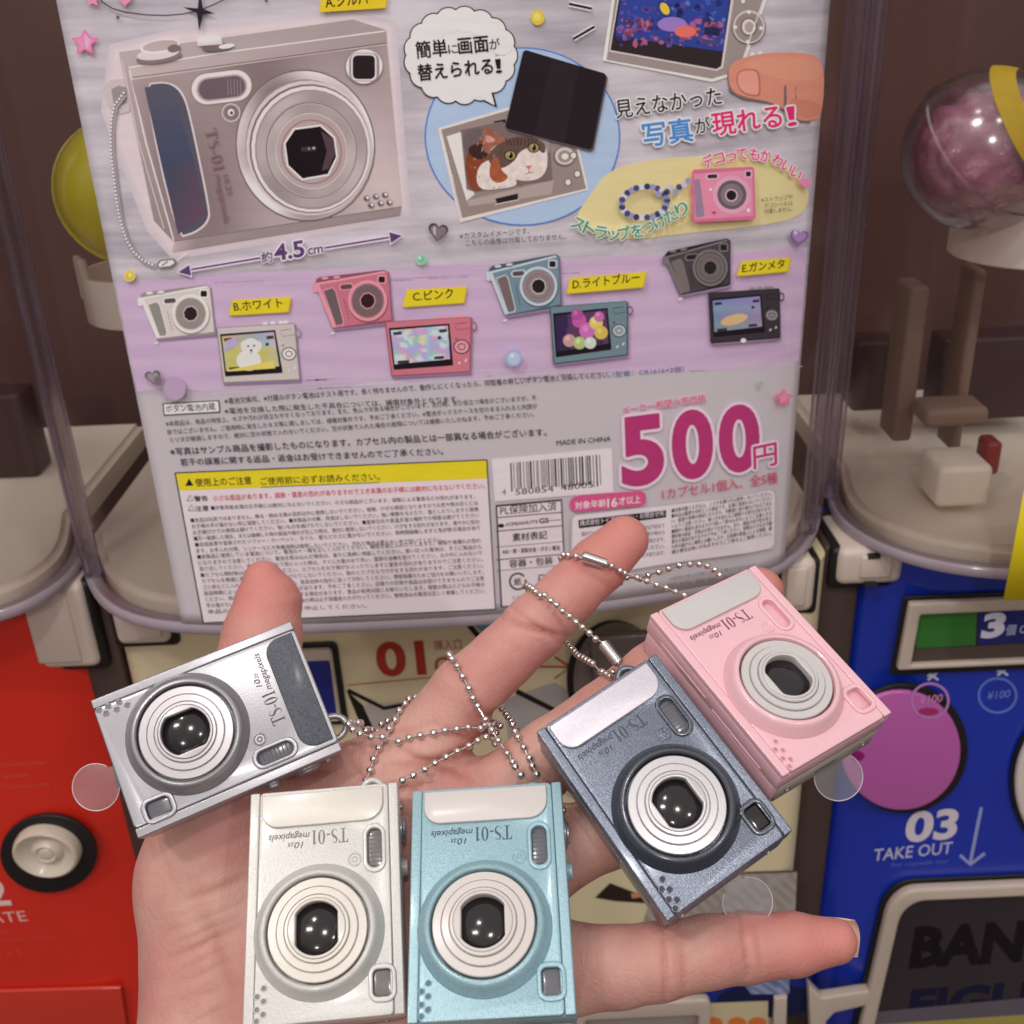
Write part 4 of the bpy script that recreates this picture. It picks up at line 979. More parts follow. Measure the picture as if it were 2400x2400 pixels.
solid_px(addB, 'outlet_flap', rr_px(2350, 2345, 304, 266, 46), YP - 0.0017, YP - 0.0035, flapm, 0.0006)
solid_px(addB, 'corner_bracket', [(1888, 2286), (1920, 2318), (2040, 2300), (2045, 2330), (1950, 2352), (1930, 2372), (1926, 2480), (1896, 2480)], YP - 0.0008, YP - 0.007, frame_m, 0.0012)
# cream machine
solid_px(addC, 'display_gasket', rr_px(738, 1600, 66, 96, 14), YP - 0.0004, YP - 0.002, black_mat, 0.0006)
solid_px(addC, 'display_frame', rr_px(736, 1600, 54, 84, 10), YP - 0.002, YP - 0.0055, frame_m, 0.0012, holes=[rr_px(742, 1608, 40, 66, 5)])
solid_px(addC, 'display_screen', rr_px(742, 1608, 42, 68, 4), YP - 0.0018, YP - 0.0028, mat('blue_screen', (22, 34, 130), rough=0.12, coat=0.7), 0.0003)
solid_px(addC, 'knob_dark_ring', ell_px(1440, 1590, 112, 138), YP - 0.0004, YP - 0.002, black_mat, 0.0006)
solid_px(addC, 'turn_knob', ell_px(1446, 1582, 104, 130), YP - 0.002, YP - 0.012, mat('grey_knob_plastic', (104, 92, 88), rough=0.4, coat=0.2), 0.003)
solid_px(addC, 'knob_grip', [(1380, 1478), (1520, 1470), (1520, 1700), (1400, 1700)], YP - 0.012, YP - 0.018, mat('grey_grip_plastic', (92, 80, 76), rough=0.4, coat=0.2), 0.002)
solid_px(addC, 'outlet_frame', rr_px(1500, 2440, 160, 108, 14), YP - 0.0006, YP - 0.006, frame_m, 0.0015, holes=[rr_px(1500, 2452, 132, 84, 8)])
solid_px(addC, 'outlet_flap', rr_px(1500, 2452, 134, 86, 6), YP - 0.0006, YP - 0.002, mat('outlet_grey', (150, 140, 136), rough=0.3, var=0.25, vscale=25), 0.0004)
solid_px(addC, 'white_post', [(1812, 2330), (1842, 2326), (1838, 2480), (1806, 2480)], YP - 0.0006, YP - 0.004, frame_m, 0.001)

# flat artwork on the panels
pr = Print(on_plane_y(YP), base=3e-4)
for p0, p1, hh in (((0, 1798), (110, 1792), 16), ((10, 1824), (68, 1820), 14), ((10, 1850), (118, 1842), 16)):
    pr.text('Coin return button' if hh == 16 else 'button', p0, p1, hh, (226, 96, 78))
pr.text('2', (-26, 2122), (28, 2120), 92, (240, 205, 200), 0.02)
pr.text('ROTATE', (-120, 2170), (66, 2158), 36, (238, 190, 182))
pr.text('handle turn right', (-60, 2190), (22, 2186), 14, (226, 90, 74)); pr.text('until the capsule comes out', (-60, 2212), (146, 2196), 12, (224, 90, 74)); pr.text('1,2,3', (0, 2240), (50, 2234), 14, (226, 90, 74))
pr.build('panel_lettering', inkbg, mR)
pr = Print(on_plane_y(YP - 0.0008), base=1e-4)
solid_px(addR, 'clear_flap', [(-120, 2318), (285, 2306), (312, 2480), (-120, 2480)], YP - 0.0004, YP - 0.003, mat('red_flap', (206, 56, 40), rough=0.25, coat=0.5), 0.001)
pr = Print(on_plane_y(YP), base=3e-4)
pr.text('01', (886, 1583), (1000, 1578), 108, (176, 58, 44), 0.03)
pr.text('挿入口', (1018, 1524), (1082, 1520), 27, (188, 110, 80)); pr.text('COIN', (1020, 1578), (1150, 1568), 52, (186, 92, 64), 0.02)
pr.line([(815, 1606), (1010, 1588), (1250, 1578)], 3, (190, 120, 84)); pr.line([(1255, 1562), (1338, 1564), (1300, 1590)], 5, (186, 92, 64)); pr.line([(1338, 1564), (1300, 1540)], 5, (186, 92, 64))
pr.build('panel_lettering', inkbg, mC); pr = Print(on_plane_y(YP), base=3.6e-4)
pr.poly([(812, 1618), (880, 1680), (1000, 1760), (870, 1760)], (40, 34, 30)); pr.poly([(850, 1652), (1010, 1640), (1060, 1700), (1010, 1790), (900, 1760)], (196, 184, 178))
pr.line([(815, 1618), (900, 1660), (1010, 1640)], 9, (40, 34, 30))
pr.poly([(1085, 1440), (1200, 1440), (1200, 1500), (1160, 1510)], (98, 150, 168)); pr.line([(1082, 1445), (1120, 1490), (1168, 1520)], 12, (34, 28, 28))
pr.poly([(1180, 1640), (1300, 1600), (1480, 1720), (1400, 1900), (1200, 1800)], (176, 170, 166)); pr.line([(1210, 1620), (1350, 1690), (1480, 1760)], 12, (40, 34, 30))
pr.poly([(1395, 2104), (1430, 2070), (1560, 2120), (1440, 2112)], (46, 38, 34))
q = [(1540, 2052), (1868, 2042), (1862, 2180), (1500, 2190)]
pr.grid(q, lambda x, y: (148, 140, 130) if (int(x / 19) + int(y / 17)) % 2 else (170, 162, 154), 22, 10)
pr.line([(1500, 2054), (1868, 2042)], 5, (90, 80, 66))
pr.ell((1750, 2290), 150, 92, (24, 48, 128)); pr.ell((1720, 2250), 130, 60, (34, 66, 150)); pr.ell((1800, 2345), 120, 40, (24, 30, 70))
pr.grid([(1730, 2290), (1850, 2270), (1850, 2330), (1760, 2330)], lambda x, y: (150, 160, 190) if (int(x / 15) + int(y / 13)) % 2 else (96, 112, 160), 9, 5)
pr.poly([(1640, 2352), (1800, 2346), (1800, 2480), (1640, 2480)], (204, 190, 152))
for x in (1672, 1728, 1775): pr.ell((x, 2398), 22, 14, (214, 120, 60))
for a, b in (((1480, 2100), (1530, 2092)), ): pr.line([a, b], 12, (206, 134, 108))
pr.build('panel_artwork', inkbg, mC)
pr = Print(on_plane_y(YP), base=3e-4)
pr.text('03', (2118, 1972), (2240, 1962), 96, (214, 204, 216), 0.035); pr.text('TAKE OUT', (2046, 2018), (2230, 2000), 40, (188, 190, 222), 0.01)
pr.text('for capsule toy', (2088, 2032), (2222, 2022), 15, (96, 116, 196)); pr.build('panel_lettering', inkbg, mB); pr = Print(on_plane_y(YP), base=3e-4); pr.line([(2300, 1892), (2274, 2022)], 8, (150, 160, 212)); pr.line([(2250, 2004), (2274, 2026), (2308, 2000)], 8, (150, 160, 212))
pr.build('arrow_print', inkbg, mB); pr = Print(on_plane_y(YP), base=3e-4)
for cx, cy in ((2338, 1630),):
    pr.ring((cx, cy), 44, 40, 6, (96, 124, 206)); pr.text('¥100', (cx - 26, cy + 10), (cx + 28, cy + 4), 26, (110, 134, 210), 0.01)
for cx, cy in ((2187, 1584), (2350, 1573)): pr.line([(cx - 12, cy - 10), (cx + 12, cy + 10)], 6, (196, 200, 226)); pr.line([(cx - 12, cy + 10), (cx + 12, cy - 10)], 6, (196, 200, 226)); pr.line([(cx - 14, cy), (cx + 2, cy)], 5, (196, 200, 226))
pr.build('coin_mark_print', inkbg, mB)
pr = Print(on_plane_y(YP - 0.0050), base=2e-4)
pr.ring((2180, 1642), 43, 40, 6, (190, 130, 186)); pr.text('¥100', (2154, 1650), (2208, 1644), 26, (204, 140, 190), 0.01); pr.ell((2176, 1668), 24, 9, (168, 48, 110)); pr.ell((2010, 1772), 16, 12, (140, 30, 110))
pr.build('disc_print', inkbg, mB)
pr = Print(on_plane_y(YP - 0.0030), base=2e-4)
pr.poly([(2150, 1440), (2290, 1428), (2286, 1512), (2146, 1520)], (56, 116, 52)); pr.poly([(2294, 1426), (2500, 1412), (2500, 1500), (2292, 1512)], (40, 44, 110))
pr.text('3', (2298, 1494), (2352, 1488), 76, (216, 214, 232), 0.05); pr.text('個 OUT', (2356, 1488), (2440, 1480), 28, (178, 176, 212), 0.02)
pr.poly([(2140, 1522), (2500, 1502), (2500, 1540), (2136, 1556)], (84, 72, 66))
pr.build('screen_print', inkbg, mB)
pr = Print(on_plane_y(YP - 0.0035), base=2e-4)
pr.text('BANDAI', (2130, 2265), (2620, 2235), 128, (24, 18, 26), 0.045); pr.text('FIGURE', (2125, 2392), (2560, 2360), 100, (24, 24, 56), 0.04)
pr.poly([(2050, 2372), (2520, 2328), (2520, 2480), (2050, 2480)], (98, 92, 100)); pr.poly([(2050, 2402), (2520, 2370), (2520, 2480), (2050, 2480)], (168, 158, 84))
pr.build('flap_print', inkbg, mB)
# ================================================================ product poster
R1 = (100, 0, 2.1467); R2 = (900, 0, 1.7564); R3 = (250, 500, 2.1467); R4 = (1050, 500, 2.1467); R5 = (350, 880, 2.1467); R6 = (1100, 880, 2.1467)
xL = float(on_poster(430, 1474, 0)[0]); xR = float(on_poster(1836, 1340, 0)[0]); zT = float(on_poster(1000, -90, 0)[2]); zB = float(Z0 + 0.0035)
poster = empty('poster', ((xL + xR) / 2, D0, zB)); tag(poster, 'glossy silver and lavender product poster showing five pocket cameras and the price 500', 'poster')
bpy.context.view_layer.update()
def card_material():
    m, nt, b = newmat('poster_card'); N = nt.nodes.new; Lk = nt.links.new
    setp(b, Roughness=0.42, Specular_IOR_Level=0.2)
    tc = N('ShaderNodeTexCoord'); mp = N('ShaderNodeMapping'); mp.inputs['Scale'].default_value = (14, 1, 170); Lk(tc.outputs['Object'], mp.inputs[0])
    n = N('ShaderNodeTexNoise'); n.inputs['Scale'].default_value = 1.0; n.inputs['Detail'].default_value = 7; n.inputs['Roughness'].default_value = 0.65; Lk(mp.outputs[0], n.inputs['Vector'])
    n2 = N('ShaderNodeTexNoise'); n2.inputs['Scale'].default_value = 22; n2.inputs['Detail'].default_value = 4; Lk(tc.outputs['Object'], n2.inputs['Vector'])
    ad = N('ShaderNodeMath'); ad.operation = 'MULTIPLY_ADD'; ad.inputs[1].default_value = 0.7; Lk(n2.outputs['Fac'], ad.inputs[0]); Lk(n.outputs['Fac'], ad.inputs[2])
    cr = N('ShaderNodeValToRGB'); e = cr.color_ramp.elements
    e[0].position = 0.62; e[0].color = (*lin((184, 179, 190)), 1); e[1].position = 1.05; e[1].color = (*lin((236, 230, 239)), 1)
    k = cr.color_ramp.elements.new(0.82); k.color = (*lin((214, 207, 217)), 1)
    Lk(ad.outputs[0], cr.inputs[0])
    # plain lighter stock below the lavender band
    sp = N('ShaderNodeSeparateXYZ'); Lk(tc.outputs['Object'], sp.inputs[0])
    mr = N('ShaderNodeMapRange'); zq = float(on_poster(900, 905, 0)[2]) - zB
    mr.inputs[1].default_value = zq - 0.004; mr.inputs[2].default_value = zq + 0.002; Lk(sp.outputs['Z'], mr.inputs[0])
    mx = N('ShaderNodeMix'); mx.data_type = 'RGBA'; mx.inputs[6].default_value = (*lin((220, 212, 219)), 1)
    Lk(mr.outputs[0], mx.inputs[0]); Lk(cr.outputs[0], mx.inputs[7]); Lk(mx.outputs[2], b.inputs['Base Color'])
    return m
V = []; F = []; nx, nz = 70, 40
for j in range(nz + 1):
    for i in range(nx + 1):
        x = xL + (xR - xL) * i / nx; V.append((x - poster.location.x, float(Yc(x)) - 0.0012 - D0, (zT - zB) * j / nz))
for j in range(nz):
    for i in range(nx): k = j * (nx + 1) + i; F.append((k, k + 1, k + nx + 2, k + nx + 1))
card = link('card_sheet', mesh('card_sheet', V, F), card_material(), poster, smooth=True)
sol = card.modifiers.new('t', 'SOLIDIFY'); sol.thickness = 0.0004; sol.offset = -1
# which side is front: keep the printed face exactly on the mapped surface
ink = ink_mat('poster_ink', rough=0.36, spec=0.2, noise=0.045, scale=1.0, stretch=(60, 1, 420))
inkphoto = ink_mat('poster_photo_ink', rough=0.36, spec=0.2, noise=0.18, scale=520)
GAIN = 1.42
CUTS = list(range(1230, 1960, 24)); CUTS2 = [x / 1.0 for x in CUTS]
def PR(fr, base=0.7e-3): return Print(on_poster, base=base, fr=fr, gain=GAIN)
K = (30, 25, 28); WH = (230, 222, 228)

# ---- lavender band and background shapes
p = PR((0, 0, 1), 0.06e-3)
top = [(262, 664), (420, 652), (520, 640), (700, 634), (900, 626), (1100, 616), (1290, 606), (1500, 600), (1700, 592), (1905, 578)]
bot = [(1868, 846), (1700, 866), (1500, 872), (1300, 880), (1100, 886), (900, 896), (700, 902), (500, 912), (322, 916)]
rr = random.Random(3)
def lav(x, y):
    k = 0.5 + 0.5 * math.sin(y * 0.11 + 2 * math.sin(x * 0.004)); return (190 + 8 * k, 164 + 10 * k, 196 + 5 * k)
for i in range(len(top) - 1):
    a, b = top[i], top[i + 1]; ub, ua = bot[::-1][min(i, 8)], None
q0 = np.array(top); q1 = np.array(bot[::-1])
def edge(arr, x): return float(np.interp(x, arr[:, 0], arr[:, 1]))
lx = lambda y: 135 + 0.2018 * y + 1.5; rx = lambda y: 1940 - 0.0785 * y
nX, nY = 60, 16; vs = []; fs = []
for j in range(nY + 1):
    for i in range(nX + 1):
        u = i / nX; v = j / nY; yt = edge(q0, 262 + u * 1640) + rr.uniform(-3, 3) * (j == 0); yb = edge(q1, 322 + u * 1540) + rr.uniform(-4, 4) * (j == nY)
        y = yt + (yb - yt) * v; vs.append((lx(y) + u * (rx(y) - 2 - lx(y)), y))
for j in range(nY):
    for i in range(nX): k = j * (nX + 1) + i; fs.append((k, k + 1, k + nX + 2, k + nX + 1))
p._add(np.array(vs), fs, lav); p.up()
for i in range(70):       # dry brush ends
    y = rr.choice([rr.uniform(625, 668), rr.uniform(878, 912)]); x = rr.uniform(340, 1700); w = rr.uniform(60, 220)
    yy = y - (x - 900) * 0.05
    p.line([(x, yy), (x + w, yy - w * 0.045)], rr.uniform(1.5, 4), (196, 172, 202) if rr.random() < .6 else (192, 182, 190)); p.layer -= 1
p.up()
# soft glow round the large camera and the ellipse
p.fr = R1
for g, c in ((38, (199, 189, 197)), (30, (202, 191, 198)), (22, (205, 193, 199)), (14, (208, 196, 201)), (6, (212, 199, 204))):
    p.poly([(372 - g, 262 - g), (640, 190 - g), (1000, 150 - g), (1560, 92 - g), (1740 + g, 150 - g), (1815 + g, 1050 + g), (1500, 1130 + g), (655, 1270 + g), (560 - g, 1120 + g), (330 - g, 560)], c)
p.fr = R2
def oval(cx, cy, rx_, ry_, rot, n=56):
    r = math.radians(rot); return [(cx + rx_ * math.cos(t) * math.cos(r) - ry_ * math.sin(t) * math.sin(r), cy + rx_ * math.cos(t) * math.sin(r) + ry_ * math.sin(t) * math.cos(r)) for t in np.linspace(0, 2 * math.pi, n, endpoint=False)]
p.poly(oval(570, 562, 403, 368, 0), (78, 118, 196)); p.poly(oval(570, 562, 397, 362, 0), (168, 190, 226))
p.soft([(920, 700), (1100, 655), (1330, 640), (1560, 622), (1700, 700), (1758, 790), (1720, 900), (1500, 935), (1250, 960), (1000, 992), (830, 960), (780, 900), (850, 800)], (214, 202, 150))
p.build('background_print', ink, poster, CUTS)

# ---- large silver camera picture
p = PR(R1)
sil = lambda x, y: (150 + 26 * math.sin((x * 1.0 + y * 0.4) / 150.0)**2 + (y < 200) * 10, 136 + 24 * math.sin((x + y * 0.4) / 150.0)**2, 136 + 24 * math.sin((x + y * 0.4) / 150.0)**2)
p.poly([(300, 440), (345, 400), (430, 395), (440, 560), (390, 575), (330, 540)], (196, 182, 186)); p.poly([(345, 450), (380, 430), (425, 440), (425, 520), (360, 540)], (150, 140, 142))
p.grid([(383, 262), (1560, 98), (1728, 150), (432, 342)], lambda x, y: (178 - 0.03 * (x - 300), 166 - 0.03 * (x - 300), 166 - 0.03 * (x - 300)), 12, 4)
p.grid([(432, 340), (1728, 150), (1732, 222), (446, 404)], lambda x, y: (190 - 0.05 * (x - 300), 176 - 0.05 * (x - 300), 176 - 0.05 * (x - 300)), 12, 3)
p.line([(432, 340), (900, 265), (1724, 156)], 7, (226, 214, 214)); p.line([(440, 392), (1730, 216)], 4, (96, 84, 84)); p.line([(442, 398), (1730, 223)], 3, (210, 198, 198))
p.grid([(384, 265), (434, 345), (660, 1215), (560, 1110)], lambda x, y: (180 - 0.08 * (y - 100), 166 - 0.08 * (y - 100), 168 - 0.08 * (y - 100)), 3, 10)
p.line([(436, 350), (520, 720), (660, 1210)], 8, (222, 210, 212)); p.line([(400, 300), (480, 700), (610, 1150)], 4, (216, 204, 206))
p.grid([(446, 404), (1732, 224), (1806, 1040), (664, 1214)], lambda x, y: tuple(b + 26 * math.sin(x / 150.0 + y / 260.0) + 10 * math.sin(x / 47.0 - y / 90.0) for b in (164, 149, 150)), 18, 14)
p.grid([(664, 1214), (1806, 1040), (1796, 1082), (650, 1268)], lambda x, y: (186, 170, 172) if x < 420 else (150, 136, 138), 10, 2); p.line([(664, 1214), (1806, 1040)], 4, (118, 104, 106))
gp = [(500, 424), (600, 408), (668, 424), (710, 470), (742, 560), (846, 1060), (838, 1112), (806, 1150), (752, 1182), (672, 1200)]
p.soft(gp, (210, 198, 202)); g2 = [(508, 432), (600, 416), (660, 432), (702, 478), (732, 560), (836, 1060), (828, 1106), (798, 1142), (748, 1172), (680, 1188)]
p.soft(g2, (84, 84, 98))
p.grid([(512, 440), (640, 424), (760, 800), (600, 840)], lambda x, y: (88 - 0.10 * (y - 180), 86 - 0.06 * (y - 180), 100), 5, 7); p.grid([(600, 840), (760, 800), (822, 1080), (682, 1180)], lambda x, y: (70 + 0.25 * (x - 400) + 0.1 * (y - 400), 74, 92), 5, 7)
def stadium(cx, cy, hl, hh, rot, n=10):
    r = math.radians(rot); o = []
    for sx, a0 in ((1, -90), (-1, 90)):
        for i in range(n + 1):
            a = math.radians(a0 + 180 * i / n); x = sx * (hl - hh) + hh * math.cos(a); y = hh * math.sin(a); o.append((cx + x * math.cos(r) - y * math.sin(r), cy + x * math.sin(r) + y * math.cos(r)))
    return o
p.poly(stadium(900, 440, 156, 82, -7), (122, 108, 108)); p.poly(stadium(900, 439, 152, 78, -7), (222, 210, 210)); p.poly(stadium(901, 442, 128, 60, -7), (168, 154, 156)); p.poly(stadium(902, 442, 118, 52, -7), (104, 90, 98))
for i in range(5): p.line([(930 + i * 16, 398), (934 + i * 16, 478)], 3, (150, 136, 144))
p.ring((948, 567), 44, 44, 5, (214, 202, 202)); p.ring((948, 567), 28, 28, 5, (110, 96, 98)); p.ell((948, 566), 16, 18, (226, 214, 214)); p.ell((950, 568), 8, 9, (80, 68, 70))
p.ell((1322, 732), 352, 384, (112, 98, 100), -8)
def metal(b, amp, ph=0.0, k=2):
    return lambda t: tuple(max(0, min(255, b + d + amp * (0.6 * math.cos(k * (t - ph)) + 0.4 * math.cos((k + 3) * (t - ph) + 1)))) for d in (4, -6, -6))
p.ell((1322, 732), 347, 378, (150, 136, 136), -8)
for i in range(6): k = i / 5; p.cone((1322 + 9 * k, 732 + 6 * k), 338 - 22 * k, 369 - 24 * k, 12, metal(196 - 14 * k, 56, 2.6), -8)
p.ell((1342, 745), 318, 340, (206, 194, 194), -8); p.ell((1346, 748), 306, 326, (120, 106, 106), -8); p.ell((1350, 750), 300, 318, (224, 212, 212), -8); p.ell((1352, 752), 284, 302, (150, 134, 134), -8); p.ell((1352, 752), 278, 296, (168, 150, 150), -8); p.cone((1352, 754), 252, 268, 44, metal(164, 20, 0.8), -8); p.cone((1352, 757), 200, 212, 38, metal(166, 16, 0.5), -8)
p.ring((1352, 756), 226, 240, 4, (118, 102, 104), -8); p.ring((1353, 757), 222, 236, 3, (206, 192, 192), -8); p.ell((1352, 760), 180, 192, (176, 158, 158), -8); p.ring((1352, 760), 178, 190, 4, (212, 198, 198), -8); p.ring((1352, 764), 150, 160, 5, (126, 110, 112), -8)
oct_ = [(1262, 645), (1400, 626), (1472, 690), (1486, 790), (1440, 884), (1305, 908), (1228, 836), (1212, 720)]
p.poly(oct_, (226, 216, 216)); c0 = np.array([1350, 766]); p.poly([tuple(c0 + (np.array(q) - c0) * 0.93) for q in oct_], (26, 18, 22))
p.poly([(1400, 660), (1462, 700), (1470, 780), (1436, 850), (1404, 860), (1430, 760)], (84, 62, 70)); p.poly([(1300, 740), (1380, 735), (1376, 760), (1300, 762)], (60, 50, 60)); p.ell((1340, 748), 6, 6, (150, 140, 150)); p.ell((1364, 745), 7, 6, (180, 170, 180))
p.ell((1616, 336), 96, 90, (140, 126, 126), -10); p.ell((1618, 334), 92, 86, (228, 216, 216), -10); p.poly(rrect(1618, 338, 76, 72, 40), (150, 134, 136)); p.poly(rrect(1616, 338, 64, 68, 28), (222, 210, 212)); p.poly(rrect(1616, 338, 56, 60, 24), (38, 28, 32))
for x, y in ((1630, 997), (1676, 988), (1722, 980), (1652, 1032), (1700, 1022), (1744, 1018)): p.ell((x, y), 16, 14, (128, 112, 114)); p.ell((x + 4, y - 2), 8, 7, (236, 226, 226)); p.ell((x - 5, y + 4), 6, 5, (70, 58, 60))
p.ell((585, 290), 116, 28, (128, 114, 116), -8); p.ell((580, 270), 108, 30, (214, 202, 204), -8); p.ell((590, 236), 100, 32, (228, 218, 220), -8); p.ell((592, 230), 90, 26, (180, 166, 168), -8); p.ell((660, 244), 32, 20, (120, 104, 106), -8)
p.ell((880, 238), 80, 20, (116, 102, 104), -6); p.poly([(775, 200), (900, 190), (905, 222), (780, 232)], (214, 202, 204)); p.ell((838, 196), 62, 18, (232, 222, 224), -5); p.ell((925, 232), 40, 12, (226, 216, 216), -8)
c = (134, 98, 104)
def vert(st, a, b, h, cc, bold=0.0): d = np.array(b, float) - a; p.text(st, a, b, h, cc, bold, up=(d[1] + 0.0, -d[0]))
p.serif('TS-01', (816, 652), (862, 868), 56, c); vert('megapixels', (866, 880), (912, 1122), 46, c); vert('10.25', (905, 882), (930, 985), 40, c)
ch = [(408, 468), (385, 500), (362, 530), (348, 600), (342, 680), (345, 760), (352, 840), (362, 920), (372, 1000), (384, 1080), (402, 1150), (425, 1215), (460, 1270), (505, 1310), (560, 1336)]
a = np.array(ch, float); d = np.r_[0, np.cumsum(np.linalg.norm(np.diff(a, axis=0), axis=1))]
p.line([(x + 8, y + 8) for x, y in ch], 20, (166, 154, 160))
for t in np.arange(0, d[-1], 19):
    x = np.interp(t, d, a[:, 0]); y = np.interp(t, d, a[:, 1]); p.ell((x + 1, y + 1), 9, 9, (108, 98, 102), n=10); p.ell((x - 1, y - 1), 6.5, 6.5, (236, 228, 230), n=10)
    p.layer -= 2
p.up(); p.up()
p.poly([(572, 1330), (590, 1308), (660, 1300), (676, 1320), (650, 1346), (585, 1352)], (120, 110, 114)); p.poly([(580, 1332), (596, 1314), (654, 1308), (664, 1322), (640, 1338), (588, 1344)], (236, 228, 230)); p.line([(600, 1336), (630, 1316)], 6, (90, 80, 84)); p.line([(676, 1310), (722, 1275)], 7, (226, 216, 220))
p.build('large_camera_print', ink, poster)

# ---- arrow, stars, gems, speech bubble
p = PR(R1, 2.3e-3)
PU = (92, 62, 112)
for w, cc in ((26, (226, 206, 222)), (9, PU)):
    p.line([(700, 1364), (1095, 1298)], w, cc); p.line([(1418, 1248), (1770, 1190)], w, cc)
for tip, bx, s in (((682, 1370), (742, 1360), 1), ((1808, 1186), (1748, 1196), -1)):
    for g, cc in ((10, (226, 206, 222)), (0, PU)):
        t = np.array(tip, float); bpt = np.array(bx, float); d = (t - bpt) / np.linalg.norm(t - bpt); n = np.array([-d[1], d[0]])
        p.poly([tuple(t + d * g), tuple(bpt + n * (28 + g) - d * g * .5), tuple(bpt - n * (28 + g) - d * g * .5)], cc)
upx = (-0.12, -1)
p.text('約', (1104, 1320), (1158, 1312), 62, PU, 0.03, 0.09, (232, 214, 228), up=upx); p.text('4.5', (1168, 1312), (1320, 1286), 112, PU, 0.03, 0.07, (232, 214, 228), up=upx); p.text('cm', (1336, 1282), (1412, 1270), 68, PU, 0.02, 0.07, (232, 214, 228), up=upx)
arc = [(270, -30), (300, 10), (350, 42), (420, 62), (520, 75), (620, 78), (710, 70), (790, 52), (860, 24), (920, -6), (960, -40)]
p.line(arc, 6, (44, 38, 46))
p.poly([(705, 36), (780, 42), (792, -60), (806, 44), (866, 68), (806, 72), (788, 158), (776, 66)], (40, 34, 42)); p.star((378, 88), 20, (44, 38, 46), 6, 0.28, sx=0.7); p.star((1125, 5), 18, (60, 50, 60), 4, 0.3, sx=0.7)
p.star((212, 215), 72, (226, 112, 160)); p.star((212, 215), 56, (236, 142, 182)); p.poly([(215, 170), (240, 200), (222, 250), (212, 215)], (242, 170, 200)); p.star((250, -6), 44, (226, 140, 170)); p.heart((415, -6), 40, (226, 140, 170))
p.ell((437, 1388), 30, 30, (214, 196, 130)); p.ell((438, 1388), 22, 22, (212, 180, 60)); p.poly([(425, 1375), (445, 1370), (452, 1390), (436, 1400)], (236, 214, 110))
p.ell((1905, 1306), 28, 28, (150, 196, 172)); p.ell((1905, 1306), 18, 18, (120, 182, 150)); p.ell((1898, 1298), 8, 8, (196, 222, 206))
p.poly([(1392, 62), (1726, 40), (1736, -52), (1404, -30)], (226, 190, 40)); p.text('A.シルバー', (1425, 38), (1692, 10), 78, K, 0.02)
p.build('decoration_print', ink, poster)
p = PR(R2, 0.8e-3)
lob = [(315 + 182 * math.cos(t), 228 + 148 * math.sin(t)) for t in np.linspace(0, 2 * math.pi, 17, endpoint=False)]
for x, y in lob: p.ell((x, y), 56, 58, (34, 28, 32), n=20)
p.poly([(372, 400), (466, 442), (446, 366)], (34, 28, 32)); p.layer += 1
p.ell((315, 228), 182, 150, (232, 222, 228)); p.layer -= 1
for x, y in lob: p.ell((x, y), 51, 53, (232, 222, 228), n=20)
p.poly([(384, 396), (456, 434), (438, 366)], (232, 222, 228)); p.up()
up2 = (-0.10, -1)
p.text('簡単', (134, 236), (262, 224), 76, K, 0.03, up=up2); p.text('に', (266, 220), (304, 216), 46, K, 0.015, up=up2); p.text('画面', (308, 218), (432, 206), 76, K, 0.03, up=up2); p.text('が', (436, 202), (478, 198), 50, K, 0.015, up=up2)
p.text('替えられる', (142, 328), (450, 298), 74, K, 0.03, up=up2); p.text('！', (462, 300), (486, 298), 74, K, 0.03, up=up2)
p.ell((633, 72), 28, 32, (214, 186, 70)); p.ell((630, 68), 16, 18, (232, 208, 110))
for a_, b_ in (((762, 16), (856, 36)), ((780, 160), (866, 110))): p.line([a_, b_], 22, (232, 222, 228)); p.line([a_, b_], 11, (34, 28, 32))
p.build('speech_bubble_print', ink, poster)

# ---- open back camera with the cat photo, black panel
p = PR(R2, 0.7e-3)
p.poly([(222, 528), (520, 440), (800, 598), (842, 782), (312, 916)], (222, 212, 208)); p.poly([(236, 534), (520, 452), (792, 606), (832, 776), (322, 898)], (146, 132, 128)); p.line([(280, 720), (315, 905)], 6, (206, 196, 192))
p.poly([(258, 562), (330, 538), (372, 800), (340, 826)], (224, 216, 212)); p.poly([(340, 826), (700, 740), (690, 800), (350, 850)], (170, 156, 152)); p.poly([(452, 500), (500, 490), (506, 520), (456, 526)], (40, 32, 32)); p.poly([(458, 818), (552, 796), (552, 822), (466, 840)], (38, 30, 30)); p.line([(456, 842), (556, 822)], 4, (210, 200, 196))
p.ell((742, 645), 46, 42, (110, 98, 96)); p.ell((744, 642), 40, 36, (204, 194, 190)); p.ell((744, 644), 28, 25, (150, 138, 134)); p.ell((745, 644), 14, 13, (226, 218, 214))
for c_ in ((758, 750), (796, 716), (780, 640)): p.ell(c_, 15, 16, (106, 94, 92)); p.ell(c_, 11, 12, (222, 214, 210))
p.poly([(316, 536), (482, 500), (680, 552), (694, 742), (372, 790), (340, 778)], (120, 104, 104))
p.build('open_back_print', ink, poster)
p = PR(R2, 1.25e-3)
p.soft([(322, 540), (420, 522), (470, 580), (400, 640), (336, 640)], (104, 92, 96)); p.soft([(600, 560), (676, 556), (688, 640), (640, 620)], (150, 138, 140))
p.soft([(330, 620), (420, 560), (470, 620), (450, 720), (400, 790), (345, 776)], (130, 66, 44)); p.soft([(340, 610), (380, 590), (430, 600), (430, 650), (370, 660)], (60, 40, 40))
p.soft([(380, 690), (440, 650), (500, 680), (560, 760), (500, 776), (384, 786)], (222, 208, 202))
p.soft([(405, 600), (405, 530), (432, 522), (500, 572), (520, 610), (420, 640)], (150, 96, 78)); p.soft([(418, 592), (418, 548), (470, 580)], (206, 150, 138))
